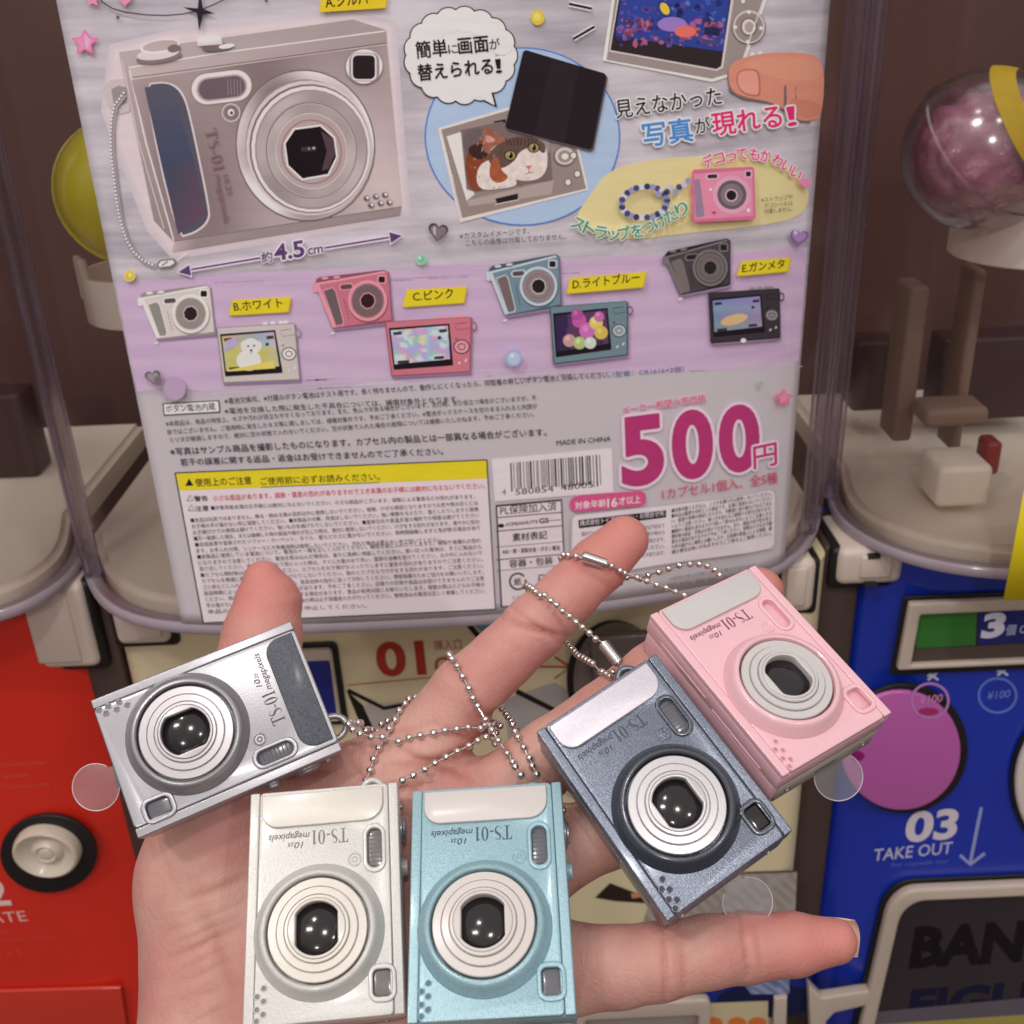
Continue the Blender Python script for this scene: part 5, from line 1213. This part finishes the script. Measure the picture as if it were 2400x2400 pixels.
p.soft([(420, 620), (520, 570), (600, 560), (660, 590), (676, 640), (668, 710), (630, 742), (560, 746), (500, 722), (450, 700)], (222, 206, 200))
p.soft([(420, 640), (470, 590), (560, 556), (640, 572), (668, 600), (660, 640), (620, 600), (560, 620), (540, 660), (500, 690), (450, 700)], (96, 76, 68)); p.soft([(440, 660), (470, 640), (480, 700), (520, 730), (470, 760), (430, 730)], (160, 88, 56))
for i in range(9): p.line([(500 + i * 16, 570), (510 + i * 14, 600)], 4, (60, 46, 42)); p.layer -= 1
p.up()
for ex, ey, r in ((520, 640, 22), (616, 608, 21)): p.ell((ex, ey), r + 4, r, (40, 30, 28)); p.ell((ex, ey), r - 1, r - 4, (150, 140, 92)); p.ell((ex + 2, ey), 8, 13, (20, 16, 16)); p.ell((ex - 4, ey - 6), 3, 3, (240, 236, 232))
p.poly([(582, 684), (608, 680), (598, 698)], (196, 112, 104)); p.line([(597, 698), (596, 712), (580, 716)], 3, (120, 80, 76)); p.line([(596, 712), (612, 708)], 3, (120, 80, 76))
for i in range(60):
    x = random.uniform(340, 670); y = random.uniform(560, 775); p.line([(x, y), (x + random.uniform(-10, 10), y + random.uniform(6, 16))], 2, random.choice([(200, 184, 178), (110, 84, 74), (150, 110, 92)])) if abs(x - 560) > 90 or y > 730 else None
    p.layer -= 1 if abs(x - 560) > 90 or y > 730 else 0
p.up()
p.build('cat_photo_print', inkphoto, poster)
p = PR(R2, 1.75e-3)
sq = [(572, 214), (584, 206), (908, 302), (916, 314), (858, 608), (846, 616), (506, 530), (500, 518)]
p.poly([(x + 6, y + 8) for x, y in sq], (90, 80, 84)); p.poly(sq, (36, 29, 34)); p.poly([(690, 246), (800, 276), (745, 586), (620, 556)], (42, 35, 40))
p.build('black_panel_print', ink, poster)

# ---- top right camera back with the reef photo and the thumb
p = PR(R2, 0.7e-3)
p.poly([(948, -70), (900, 250), (1350, 338), (1470, 300), (1600, -70)], (226, 218, 214)); p.poly([(960, -70), (916, 246), (1350, 324), (1462, 290), (1584, -70)], (150, 138, 136))
p.poly([(972, -70), (926, 212), (1370, 292), (1396, 280), (1450, -70)], (206, 196, 194)); p.poly([(978, -70), (932, 206), (1368, 284), (1388, 272), (1438, -70)], (48, 38, 42))
p.poly([(985, -70), (952, 150), (1396, 212), (1430, -70)], (48, 66, 146))
for i in range(190):
    y = random.uniform(-50, 190); x = random.uniform(985 - (y + 50) * 0.1, 1400); k = (y + 50) / 240
    cc = random.choice([(52, 66, 146), (64, 88, 176), (40, 48, 116), (84, 72, 150), (84, 122, 190), (110, 84, 150)] if k < 0.55 else [(166, 90, 120), (186, 100, 110), (104, 74, 136), (66, 62, 126), (140, 104, 160), (50, 50, 106), (160, 90, 140), (110, 90, 160)])
    p.blob((x, y), random.uniform(5, 17), cc); p.layer -= 1
p.up()
p.ell((1155, 38), 40, 27, (40, 60, 130), 60); p.ell((1156, 36), 27, 17, (222, 190, 60), 60); p.ell((1186, 100), 60, 30, (150, 120, 190)); p.ell((1240, 130), 44, 24, (226, 110, 96)); p.poly([(1320, 110), (1385, 116), (1380, 150), (1316, 142)], (36, 40, 84)); p.poly([(1312, 160), (1376, 168), (1372, 186), (1308, 178)], (70, 70, 110))
p.ell((1502, 112), 70, 72, (112, 100, 98)); p.ell((1502, 110), 66, 69, (198, 188, 184)); p.ell((1502, 112), 58, 61, (146, 134, 130)); p.ring((1502, 112), 32, 36, 5, (106, 94, 92)); p.ell((1502, 110), 28, 32, (214, 204, 202)); p.ell((1504, 112), 19, 22, (166, 154, 150))
for q in ((1502, 50), (1446, 112), (1552, 116), (1498, 172), (1478, 6)): p.ell(q, 8, 8, (232, 224, 222))
p.line([(1585, -70), (1462, 290)], 4, (226, 218, 214)); p.line([(1500, 250), (1520, 218)], 12, (236, 228, 226)); p.line([(1535, 240), (1552, 212)], 10, (236, 228, 226))
th = [(1416, 300), (1424, 268), (1460, 244), (1520, 226), (1600, 216), (1700, 214), (1816, 236), (1806, 480), (1760, 498), (1700, 494), (1650, 450), (1590, 418), (1480, 400), (1425, 370)]
p.poly([(x - 3, y + 8) for x, y in th if x < 1800], (120, 100, 100))
def skinc(x, y): k = np.clip((y - 125) / 150, 0, 1); return (212 - 26 * k, 134 - 26 * k, 108 - 22 * k)
p.soft(th, (206, 138, 118)); p.soft([(1460, 262), (1560, 236), (1700, 232), (1808, 250), (1800, 330), (1650, 330), (1540, 300)], (210, 146, 124)); p.soft([(1650, 400), (1802, 420), (1798, 470), (1760, 488), (1705, 480)], (196, 126, 106))
p.soft([(1452, 300), (1480, 284), (1530, 284), (1548, 300), (1552, 390), (1536, 400), (1480, 390), (1450, 350)], (176, 106, 92)); p.soft([(1456, 304), (1482, 290), (1526, 290), (1540, 304), (1544, 384), (1530, 392), (1482, 382), (1456, 348)], (222, 152, 138))
p.build('reef_camera_print', ink, poster, CUTS)

# ---- right hand captions, strap picture
p = PR(R2, 1.9e-3)
BL = (70, 136, 204); PK = (214, 44, 110)
p.text('見えなかった', (958, 482), (1392, 424), 84, K, 0.02, 0.075, (234, 226, 230), up=(-0.13, -1)); p.text('写真', (1072, 598), (1274, 572), 108, BL, 0.035, 0.09, (236, 230, 234), up=(-0.13, -1)); p.text('が', (1284, 548), (1346, 540), 74, K, 0.02, 0.07, (236, 230, 234), up=(-0.13, -1)); p.text('現れる', (1356, 552), (1640, 514), 104, PK, 0.035, 0.09, (236, 226, 232), up=(-0.13, -1)); p.text('！', (1664, 520), (1700, 514), 104, PK, 0.035, 0.09, (236, 226, 232), up=(-0.13, -1))
p.along('デコってもかわいい', [(1322, 692), (1400, 664), (1500, 652), (1600, 668), (1706, 745)], 58, (222, 60, 122), 0.03, 0.08, (240, 214, 224))
p.along('ストラップをつけたり', [(768, 930), (850, 972), (960, 990), (1080, 966), (1180, 914), (1262, 864)], 62, (48, 150, 106), 0.03, 0.08, (226, 232, 218))
for i, (st, a_, b_) in enumerate((('※ストラップや', (1552, 832), (1682, 818)), ('デコシールは', (1566, 856), (1682, 844)), ('付属しません。', (1566, 880), (1682, 868)))): p.text(st, a_, b_, 22, K)
p.text('※カスタムイメージです。', (312, 984), (600, 962), 30, K, 0.005); p.text('こちらの画像は付属しておりません。', (338, 1012), (748, 984), 28, K, 0.005)
p.heart((222, 952), 44, (70, 58, 66), 10); p.heart((222, 955), 36, (128, 114, 120), 10); p.poly([(200, 940), (212, 930), (214, 968), (205, 966)], (186, 174, 180))
for i in range(26):
    t = 2 * math.pi * i / 26; x = 1072 + 94 * math.cos(t); y = 832 + 64 * math.sin(t) - 6 * math.cos(t); cc = [(54, 56, 110), (150, 150, 186), (70, 74, 130), (206, 204, 222)][i % 4]; p.ell((x, y), 13, 13, cc, n=12); p.layer -= 1
for i, (x, y) in enumerate(((1130, 800), (1165, 790), (1178, 770), (1200, 790), (1215, 770), (1235, 760), (1252, 745))): p.ell((x, y), 13, 13, [(150, 150, 190), (70, 74, 120), (196, 186, 206)][i % 3], n=12); p.layer -= 1
p.up(); p.layer += 1
p.poly([(1268, 708), (1276, 698), (1516, 686), (1524, 694), (1530, 896), (1520, 904), (1278, 916), (1270, 908)], (206, 108, 144)); p.poly([(1276, 716), (1516, 698), (1520, 888), (1280, 904)], (222, 138, 166)); p.poly([(1276, 740), (1300, 736), (1320, 890), (1284, 896)], (150, 126, 150)); p.poly(stadium(1352, 726, 28, 13, -3), (236, 180, 200)); p.poly(stadium(1352, 726, 21, 8, -3), (60, 40, 50)); p.poly(rrect(1500, 716, 15, 15, 5), (236, 180, 200)); p.poly(rrect(1500, 716, 10, 10, 3), (50, 34, 42))
p.ell((1432, 802), 78, 78, (232, 160, 186)); p.ell((1432, 802), 60, 60, (100, 90, 98)); p.ell((1432, 802), 46, 46, (130, 116, 122)); p.ell((1430, 804), 26, 26, (206, 186, 190)); p.ell((1430, 804), 21, 21, (40, 28, 34)); p.heart((1358, 876), 10, (206, 60, 110)); p.ell((1500, 866), 8, 8, (236, 220, 228)); p.ell((1345, 780), 6, 6, (236, 220, 228)); p.heart((1736, 752), 28, (232, 140, 176))
p.fr = R4; p.heart((1768, 120), 50, (126, 96, 150), 8); p.heart((1766, 118), 38, (164, 132, 184), 8); p.ell((1748, 96), 10, 12, (206, 186, 216))
p.star((1690, 930), 50, (226, 110, 150)); p.star((1690, 930), 34, (232, 140, 170)); p.ell((1575, 858), 12, 16, (160, 180, 160))
p.ell((330, 728), 42, 44, (160, 172, 206)); p.ell((330, 728), 30, 32, (176, 194, 226)); p.ell((322, 716), 10, 10, (226, 230, 240))
p.fr = R3; p.heart((232, 822), 42, (96, 86, 92), -8); p.heart((232, 824), 32, (150, 140, 146), -8); p.ell((258, 842), 20, 24, (120, 108, 114)); p.ell((340, 884), 58, 60, (170, 146, 176)); p.ell((342, 882), 52, 54, (178, 156, 184))
p.build('caption_print', ink, poster, CUTS)

# ---- the four small camera pairs and their yellow labels
p = PR(R3, 0.7e-3)
def bil(q, u, v):
    q = np.array(q, float); return tuple((1 - v) * ((1 - u) * q[0] + u * q[1]) + v * ((1 - u) * q[3] + u * q[2]))
def front(q, body, lite, dk, gripc, platec, glassc=(44, 34, 36)):
    B = lambda pts: [bil(q, u, v) for u, v in pts]
    sh = [(x + 6, y + 12) for x, y in B([(0, 0), (1, 0), (1, 1), (.2, 1)])]; p.poly(sh, (140, 118, 148))
    p.poly(B([(-.03, .14), (.0, .10), (.03, .16), (.03, .30), (-.03, .28)]), lite)
    p.poly(B([(.0, .12), (.06, .02), (.95, -.02), (1, .03), (1.0, .97), (.97, 1), (.22, 1), (.19, .97)]), dk); p.poly(B([(.01, .13), (.95, .0), (.99, .04), (.985, .95), (.22, .985)]), body)
    p.poly(B([(.0, .12), (.05, .12), (.25, .97), (.20, .98)]), lite); p.poly(B([(.02, .12), (.95, .0), (.96, .04), (.04, .16)]), lite)
    for u, w in ((.14, .1), (.30, .07)): p.ell(bil(q, u, .06), 22, 9, dk, -6); p.ell(bil(q, u, .045), 18, 7, lite, -6)
    p.poly(B([(.10, .26), (.24, .22), (.28, .30), (.36, .90), (.34, .96), (.24, .96)]), lite); p.poly(B([(.115, .28), (.235, .24), (.27, .32), (.345, .89), (.325, .94), (.25, .94)]), gripc)
    c = bil(q, .42, .24); p.poly(stadium(c[0], c[1], 38, 18, -5), lite); p.poly(stadium(c[0], c[1], 30, 12, -5), (90, 74, 80) if sum(body) > 300 else (40, 34, 38))
    c = bil(q, .90, .16); p.poly(rrect(c[0], c[1], 23, 22, 10), lite); p.poly(rrect(c[0], c[1], 16, 15, 6), (40, 28, 32))
    c = bil(q, .69, .54); rx_ = abs(q[1][0] - q[0][0]) * .265; p.ell((c[0] + 2, c[1] + 5), rx_ + 3, rx_ + 7, dk); p.ell(c, rx_, rx_ + 4, lite); p.ell(c, rx_ * .86, rx_ * .9, body); p.ell(c, rx_ * .80, rx_ * .84, platec); p.ring(c, rx_ * .6, rx_ * .63, 2, dk)
    o = [(c[0] + rx_ * .42 * math.cos(t), c[1] + rx_ * .44 * math.sin(t)) for t in np.linspace(.2, 2 * math.pi + .2, 8, endpoint=False)]; p.poly(o, lite if sum(lite) < 600 else (200, 190, 190)); p.poly([(c[0] + (x - c[0]) * .88, c[1] + (y - c[1]) * .88) for x, y in o], glassc)
    for i in range(6): p.line([bil(q, .37 + .008 * i, .45 + .07 * i), bil(q, .385 + .008 * i, .49 + .07 * i)], 4, dk)
    p.ell(bil(q, .2, 1.08), 12, 5, (226, 214, 226), -20)
def back(q, body, lite, dk, sky):
    B = lambda pts: [bil(q, u, v) for u, v in pts]
    p.poly([(x + 6, y + 10) for x, y in B([(0, 0), (1, 0), (1, 1), (0, 1)])], (140, 118, 148))
    p.ell(bil(q, 1.03, .18), 14, 22, dk); p.ell(bil(q, 1.03, .18), 9, 16, (178, 150, 186))
    for u in (.62, .72, .82, .88): p.ell(bil(q, u, -.02), 14, 9, lite, -4)
    p.poly(B([(0, 0.01), (.02, 0), (.98, 0), (1, .02), (1, .98), (.98, 1), (.02, 1), (0, .98)]), dk); p.poly(B([(.012, .012), (.985, .012), (.985, .975), (.015, .975)]), body)
    p.poly(B([(.035, .12), (.74, .10), (.78, .80), (.78, .86), (.04, .88)]), (30, 24, 30))
    n = 9; q2 = B([(.055, .16), (.72, .135), (.745, .74), (.06, .78)])
    p.grid(q2, sky, 26, 20)
    for u, v, w in ((.08, .2, .10), (.62, .2, .09), (.55, .68, .12), (.1, .72, .14), (.6, .32, .04)): p.poly(B([(u, v), (u + w, v - .005), (u + w, v + .05), (u, v + .055)]), (54, 50, 66))
    p.line(B([(.80, .12), (.94, .10)]), 4, dk); p.line(B([(.80, .16), (.84, .22), (.98, .20)]), 3, dk); p.ell(bil(q, .82, .38), 6, 6, dk)
    c = bil(q, .885, .53); r = abs(q[1][0] - q[0][0]) * .095; p.ell(c, r, r * .9, (70, 60, 66)); p.ell(c, r * .86, r * .76, lite); p.ell(c, r * .5, r * .42, (90, 80, 84)); p.ell(c, r * .38, r * .3, lite)
    p.line(B([(.85, .84), (.87, .80)]), 7, (236, 228, 230)); p.line(B([(.93, .80), (.95, .76)]), 7, (236, 228, 230))
def scene_flower(cols, bg):
    r2 = random.Random(sum(map(sum, cols)))
    pts = [(r2.uniform(0, 1), r2.uniform(0, 1), r2.choice(cols)) for _ in range(40)]
    def f(x, y):
        u = (x * 0.011) % 1; v = (y * 0.013) % 1; b = min(pts, key=lambda q: (q[0] - u)**2 + (q[1] - v)**2); d = math.hypot(b[0] - u, b[1] - v); return tuple(b[2][i] if d < .16 else bg[i] for i in range(3))
    return f
front([(165, 395), (520, 362), (548, 608), (175, 640)], (206, 198, 194), (228, 220, 216), (150, 138, 142), (140, 136, 130), (146, 136, 132))
back([(552, 575), (948, 552), (975, 840), (585, 856)], (196, 188, 186), (224, 216, 214), (140, 130, 134), lambda x, y: (176 + 20 * math.sin(x * .05), 186 + 16 * math.sin(y * .07), 160 + 30 * math.cos(x * .03)) if y < 815 else (190, 186, 124 + 20 * math.sin(x * .1)))
p.ell((725, 672), 46, 44, (236, 230, 226)); p.ell((690, 668), 16, 26, (226, 216, 210)); p.ell((764, 668), 16, 26, (226, 216, 210)); p.ell((715, 740), 62, 52, (232, 224, 216)); p.ell((727, 690), 7, 6, (40, 34, 36)); p.ell((712, 668), 5, 5, (40, 34, 36)); p.ell((742, 666), 5, 5, (40, 34, 36)); p.line([(720, 702), (735, 702)], 3, (90, 70, 70)); p.poly([(590, 700), (660, 660), (660, 620), (600, 640)], (176, 166, 206)); p.poly([(600, 790), (700, 770), (840, 740), (848, 780), (610, 796)], (214, 200, 100))
front([(1045, 318), (1418, 288), (1440, 548), (1060, 590)], (190, 112, 130), (222, 150, 164), (140, 76, 92), (104, 92, 94), (112, 98, 100), (50, 30, 34))
back([(1400, 545), (1838, 520), (1830, 800), (1432, 822)], (196, 116, 132), (222, 150, 164), (150, 84, 98), scene_flower([(196, 160, 196), (206, 208, 160), (196, 208, 228), (170, 166, 212), (150, 190, 180)], (158, 190, 216)))
for (q, cc) in (([(632, 436), (926, 420), (912, 494), (614, 512)], 'B.ホワイト'), ([(1510, 384), (1810, 368), (1796, 448), (1488, 470)], 'C.ピンク')):
    p.poly([(x + 5, y + 5) for x, y in q], (196, 168, 60)); p.poly(q, (232, 200, 44))
p.text('B.ホワイト', (642, 490), (886, 470), 56, K, 0.02); p.text('C.ピンク', (1542, 440), (1745, 422), 56, K, 0.02)
p.fr = R4
front([(200, 262), (560, 208), (572, 470), (215, 528)], (112, 136, 150), (190, 200, 208), (70, 88, 100), (116, 100, 102), (142, 124, 126), (40, 30, 30))
back([(512, 470), (905, 440), (905, 715), (530, 762)], (110, 134, 142), (170, 184, 190), (66, 82, 90), lambda x, y: (56, 40, 80) if x < 1330 else (90, 60, 96))
for (x, y, r, cc) in ((660, 540, 36, (186, 90, 160)), (700, 590, 40, (196, 110, 176)), (745, 550, 34, (214, 196, 110)), (770, 600, 34, (206, 180, 90)), (610, 640, 32, (186, 150, 150)), (662, 652, 32, (170, 190, 130)), (716, 652, 30, (196, 206, 196)), (650, 510, 30, (170, 80, 150)), (760, 520, 26, (190, 110, 170))): p.ell((x, y), r, r, cc); p.ell((x - 8, y - 10), r * .4, r * .4, tuple(min(255, v + 24) for v in cc))
front([(1085, 190), (1420, 128), (1420, 362), (1105, 425)], (72, 66, 70), (120, 112, 114), (40, 34, 38), (116, 106, 106), (112, 104, 104), (40, 36, 38))
back([(1310, 400), (1668, 376), (1672, 628), (1322, 655)], (58, 54, 60), (140, 134, 138), (36, 32, 36), lambda x, y: (120 + 0.22 * (x - 1660), 140 + 8 * math.sin(y * .15), 190 - 0.4 * (y - 690)))
p.ell((1440, 535), 70, 26, (206, 176, 130), -14); p.ell((1486, 640), 14, 12, (226, 222, 226))
for q in ([(614, 326), (998, 294), (980, 370), (596, 402)], [(1478, 240), (1724, 222), (1708, 290), (1452, 314)]):
    p.poly([(x + 5, y + 5) for x, y in q], (196, 168, 60)); p.poly(q, (232, 200, 44))
p.text('D.ライトブルー', (628, 378), (964, 342), 56, K, 0.02); p.text('E.ガンメタ', (1480, 296), (1692, 272), 52, K, 0.02)
p.build('colour_range_print', ink, poster, CUTS)

# ---- notices, price and barcode
p = PR(R5, 0.7e-3)
up5 = None
p.poly([(66, 140), (352, 124), (356, 186), (72, 202)], K); p.poly([(72, 145), (347, 129), (351, 181), (77, 197)], WH); p.text('ボタン電池内蔵', (86, 184), (334, 170), 40, K, 0.015)
rows = [('※電池交換可。※付属のボタン電池はテスト用です。長く持ちませんので、動作しにくくなったら、同型番の新しいボタン電池と交換してください。', (380, 142), (2320, 8), 34, K, 0.0),
 ('※電池を交換した際に発生した不具合については、補償対象外となります。', (380, 192), (1560, 130), 33, K, 0.0),
 ('※本商品は、商品の特性上、キズや汚れが目立ちやすくなっております。また、色ムラがある場合がございます。点灯時、多少目立つ場合がございますが、不', (84, 254), (1950, 122), 29, (44, 36, 40), 0.0),
 ('良ではございません。ご使用時に発生したキズ等に関しましては、補償対象外です。予めご了承ください。※電池ボックスケースを空のまま入れると内部が', (92, 296), (1954, 164), 29, (44, 36, 40), 0.0),
 ('ミリタが破損しますので、絶対に空の状態で入れないでください。空の状態で入れた場合の故障については補償いたしかねます。予めご了承ください。', (104, 336), (1938, 206), 29, (44, 36, 40), 0.0),
 ('※写真はサンプル商品を撮影したものになります。カプセル内の製品とは一部異なる場合がございます。', (108, 400), (2000, 300), 42, K, 0.012),
 ('若干の誤差に関する返品・返金はお受けできませんのでご了承ください。', (158, 452), (1480, 396), 40, K, 0.012)]
for st, a_, b_, h, cc, bo in rows: p.text(st, a_, b_, h, cc, bo)
p.text('（型番：CR1616×2個）', (2330, 6), (2690, -22), 30, (96, 96, 150), 0.0)
p.poly([(126, 488), (1700, 422), (1744, 1180), (268, 1248)], (50, 44, 46)); p.layer += 8; p.poly([(134, 494), (1695, 428), (1739, 1174), (274, 1242)], (222, 208, 214)); p.layer += 8; p.poly([(134, 494), (1695, 428), (1700, 518), (152, 580)], (228, 202, 44))
p.poly([(180, 556), (200, 518), (222, 554)], K); p.text('使用上のご注意', (234, 556), (516, 544), 44, K, 0.02); p.text('ご使用前に必ずお読みください。', (562, 548), (1160, 524), 42, K, 0.012); p.line([(562, 562), (1158, 538)], 3, K)
RD = (190, 52, 72)
p.line([(190, 630), (205, 600), (222, 630), (190, 630)], 3, K); p.text('警告', (228, 632), (296, 628), 30, K, 0.02); p.text('小さな部品があります。誤飲・窒息の恐れがありますので３才未満のお子様には絶対に与えないでください。', (322, 630), (1690, 566), 32, RD, 0.012)
p.line([(196, 680), (212, 650), (228, 680), (196, 680)], 3, K); p.text('注意', (232, 682), (300, 678), 30, K, 0.02)
body = ['■対象年齢未満のお子様には絶対に与えないでください。小さな部品がございます。誤飲による窒息などの恐れがあります。',
 '■本品は玩具ではありません。飾る・眺める等の目的以外に使用しないでください。破損、けがの原因となりますので火気や熱の近くには',
 'お子様の手の届かない所に保管してください。■本製品の分解、改造はしないでください。強い衝撃を与えたり、落としたりしますと破損',
 'お子様だけでの使用は避けてください。強いものを曲げたりしないでください。■直射日光や高温多湿の場所での保管は避けてください',
 '■万一破損した場合、または破損した時の部品や破片が生じた時は、絶対に使用しないでください。けがをする恐れがあります。速やかに処分',
 '■合成皮革や塗装されたソファー・カーペット、タイル、壁などの上に置かないでください。長時間接触しますと色が移る場合があり',
 'ます。お手入れの際、シンナーなどの有機溶剤は使用しないでください。汚れた場合は柔らかい布で拭いてください。',
 '■本製品に使用している電池について、電池の＋－極を正しく入れてください。極性を逆に入れたりしますと、破裂や液漏れの恐れ',
 'になりますので注意してください。電池を飲み込んだ場合は、直ちに医師に相談してください。使い切った電池は、すぐに製品から',
 '取り出してください。電池の液が漏れて目に入った時は、すぐに大量の水で洗い、医師の治療を受けてください。火の中に入れないで',
 '■カプセル開封後は中の袋を捨ててください。カプセルをお子様がかぶったりしますと窒息の恐れがありますのでご注意ください。',
 'カプセルを無理に開けたり、踏んだり投げたりしないでください。割れたカプセルでけがをする恐れがあります。ご注意ください。',
 'ゴミ袋などに入れて正しく処分してください。各自治体の指示に従って分別してください。環境保護のためご協力をお願いいたします。',
 '製造時期によって色や形が写真と異なる場合があります。予めご了承ください。店頭での交換や返品はお受けできませんのでご注意',
 'ください。商品の仕様や価格は予告なく変更する場合があります。景品の転売は固くお断りいたします。保管の際は小さなお子様の',
 '手の届かない場所に置いてください。電池交換の際は必ず保護者の方が行ってください。使用済みの電池は正しく廃棄してください。', '本品の故障は、すぐに使用を中止してください。']
n = len(body); 
for i, st in enumerate(body):
    k = (i + 0.0) / n; y0 = 708 + i * 30.6; xl = 204 + i * 5.6; xr = (1640 if i == 0 else 1652 + i * 2.6); yr = 618 + i * 31.6
    if i == 0: xl, y0 = 312, 676
    if i == n - 1: xr = xl + 800; yr = y0 - 30
    if i == 6: xr = 1480; yr = y0 - 56
    p.text(st, (xl, y0), (xr, yr), 25, (50, 40, 46) if i < 9 else (72, 60, 66), 0.0); p.layer -= 1
p.up(); p.build('notice_print', ink, poster)

p = PR(R6, 0.7e-3)
p.text('MADE IN CHINA', (440, 352), (712, 330), 36, K, 0.0)
p.poly([(112, 422), (716, 366), (726, 588), (128, 634)], (222, 210, 216))
rb = random.Random(5); x = 205.0
for i in range(200):
    w = rb.choice([4, 4, 7, 10]); 
    if x + w > 662: break
    f = (x - 205) / 457; yt = 440 - 42 * f; yb = 572 - 24 * f
    if i % 11 == 0: yb += 12
    p.poly([(x, yt), (x + w, yt - .6), (x + w + 6, yb), (x + 6, yb)], (56, 48, 52)); p.layer -= 1; x += w + rb.choice([4, 5, 8, 11])
p.up(); p.text('4', (166, 602), (184, 600), 42, K); p.text('580854', (232, 602), (424, 584), 44, K); p.text('480051', (460, 580), (648, 560), 44, K)
p.poly([(132, 652), (466, 622), (490, 1150), (158, 1168)], (66, 58, 60)); p.poly([(140, 662), (460, 632), (484, 1144), (166, 1160)], (216, 204, 210))
for y in (708, 776, 856, 920, 975): p.line([(136, y + 8), (470, y - 20)], 5 if y in (708, 776, 920) else 3, (66, 58, 60))
p.text('PL保険加入済', (156, 700), (440, 676), 50, K, 0.01); p.ell((160, 756), 16, 10, K); p.text('ICPEANUTS', (186, 758), (345, 742), 22, K, 0.02); p.text('GS', (352, 744), (400, 740), 34, K, 0.03); p.line([(400, 730), (460, 726)], 3, K); p.text('素材表記', (218, 832), (392, 818), 44, K, 0.02); p.text('ABS・鉄・亜鉛合金・ボタン電池', (166, 898), (456, 876), 26, K, 0.02); p.text('容器・包装', (202, 964), (420, 946), 42, K, 0.02)
p.ring((244, 1036), 40, 40, 9, (70, 62, 64)); p.poly([(284, 1000), (300, 1030), (266, 1024)], (216, 204, 210)); p.text('紙', (226, 1054), (262, 1050), 40, (70, 62, 64), 0.02); p.ring((375, 1030), 34, 40, 7, (70, 62, 64), n=4, rot=45); p.text('プラ', (350, 1044), (398, 1040), 30, (70, 62, 64), 0.02); p.text('カプセル', (216, 1126), (290, 1122), 20, (90, 80, 84))
MG = (172, 56, 112)
p.text('メーカー希望小売価格', (772, 190), (1190, 130), 44, (196, 70, 110), 0.012, 0.06, (232, 190, 206), up=(-0.06, -1))
for st, a_, b_ in (('5', (772, 546), (980, 520)), ('0', (1028, 512), (1228, 490)), ('0', (1264, 480), (1462, 454))):
    h = {772: 462, 1028: 452, 1264: 440}[a_[0]]
    p.text(st, a_, b_, h, MG, 0.03, 0.034, (232, 200, 214), up=(-0.035, -1), extra=0.010)
p.text('円', (1432, 462), (1548, 438), 132, (188, 58, 112), 0.03, 0.09, (236, 206, 218), up=(-0.03, -1))
p.text('1カプセル1個入、全5種', (972, 622), (1552, 536), 62, (190, 70, 104), 0.01, up=(-0.03, -1))
p.poly([(504, 640), (520, 614), (560, 604), (860, 580), (888, 596), (888, 640), (868, 656), (540, 688), (512, 676)], (206, 84, 134)); p.text('対象年齢', (532, 672), (688, 656), 42, (240, 226, 234), 0.02); p.text('16', (694, 664), (744, 658), 62, (240, 226, 234), 0.02); p.text('才以上', (752, 650), (862, 638), 44, (240, 226, 234), 0.02)
ob = [(510, 720), (524, 702), (1300, 614), (1520, 570), (1538, 578), (1544, 600), (1540, 850), (1524, 872), (1400, 896), (1000, 950), (700, 1000), (520, 1010), (506, 990)]
p.poly(ob, (180, 168, 176)); c0 = np.mean(ob, axis=0); p.poly([tuple(c0 + (np.array(q) - c0) * np.array([0.985, 0.965])) for q in ob], (220, 208, 214))
p.poly([(548, 728), (990, 678), (990, 714), (552, 770)], K); p.text('株式会社トイズキャビン・お問合せ先', (558, 756), (980, 704), 30, (222, 210, 216), 0.02)
left = ['国内でのお買い上げ商品に関するお問合せは下記まで', 'お客様相談室　電話受付時間は平日の午前十時から', '午後五時まで。土日祝日および年末年始を除きます。', 'お問合せの際は商品名をお知らせください。', '製品の改良のため予告なく変更することがあります。']
right = ['■対象年齢１６才以上。１５才未満の方は使用しないでください。', '■本品は鑑賞を目的とした商品です。乱暴に取扱わないでください', 'い。破損や故障の原因となります。可動部に指や髪などをはさまな', 'いようご注意ください。強い力を加えると破損する恐れがあります。', '■細かい部品を含みますので誤って飲み込まないようご注意くださ', '開封後の返品・交換はお受けできません。また、商品の色や形が多少', '異なる場合がありますので予めご了承ください。保管は小さなお子様', 'の手の届かない場所にお願いします。お客様の取扱いによる故障、破', '損の責任は負いかねますのでご了承の上ご使用ください。']
for i, st in enumerate(left): p.text(st, (566, 808 + i * 36), (982, 764 + i * 34), 24, (84, 72, 78), 0.01); p.layer -= 1
for i, st in enumerate(right): p.text(st, (1018, 690 + i * 26), (1522, 602 + i * 25), 24, (78, 66, 72), 0.012); p.layer -= 1
p.up(); p.line([(530, 1036), (1000, 990)], 3, (120, 108, 114)); p.text('販売元：株式会社　東京都　発売元：カプセル玩具事業部', (1000, 1064), (1400, 1010), 20, (110, 98, 104)); p.text('※本体の色は印刷と異なる場合があります', (1010, 1030), (1440, 962), 20, (120, 108, 114))
p.build('price_and_barcode_print', ink, poster, CUTS)
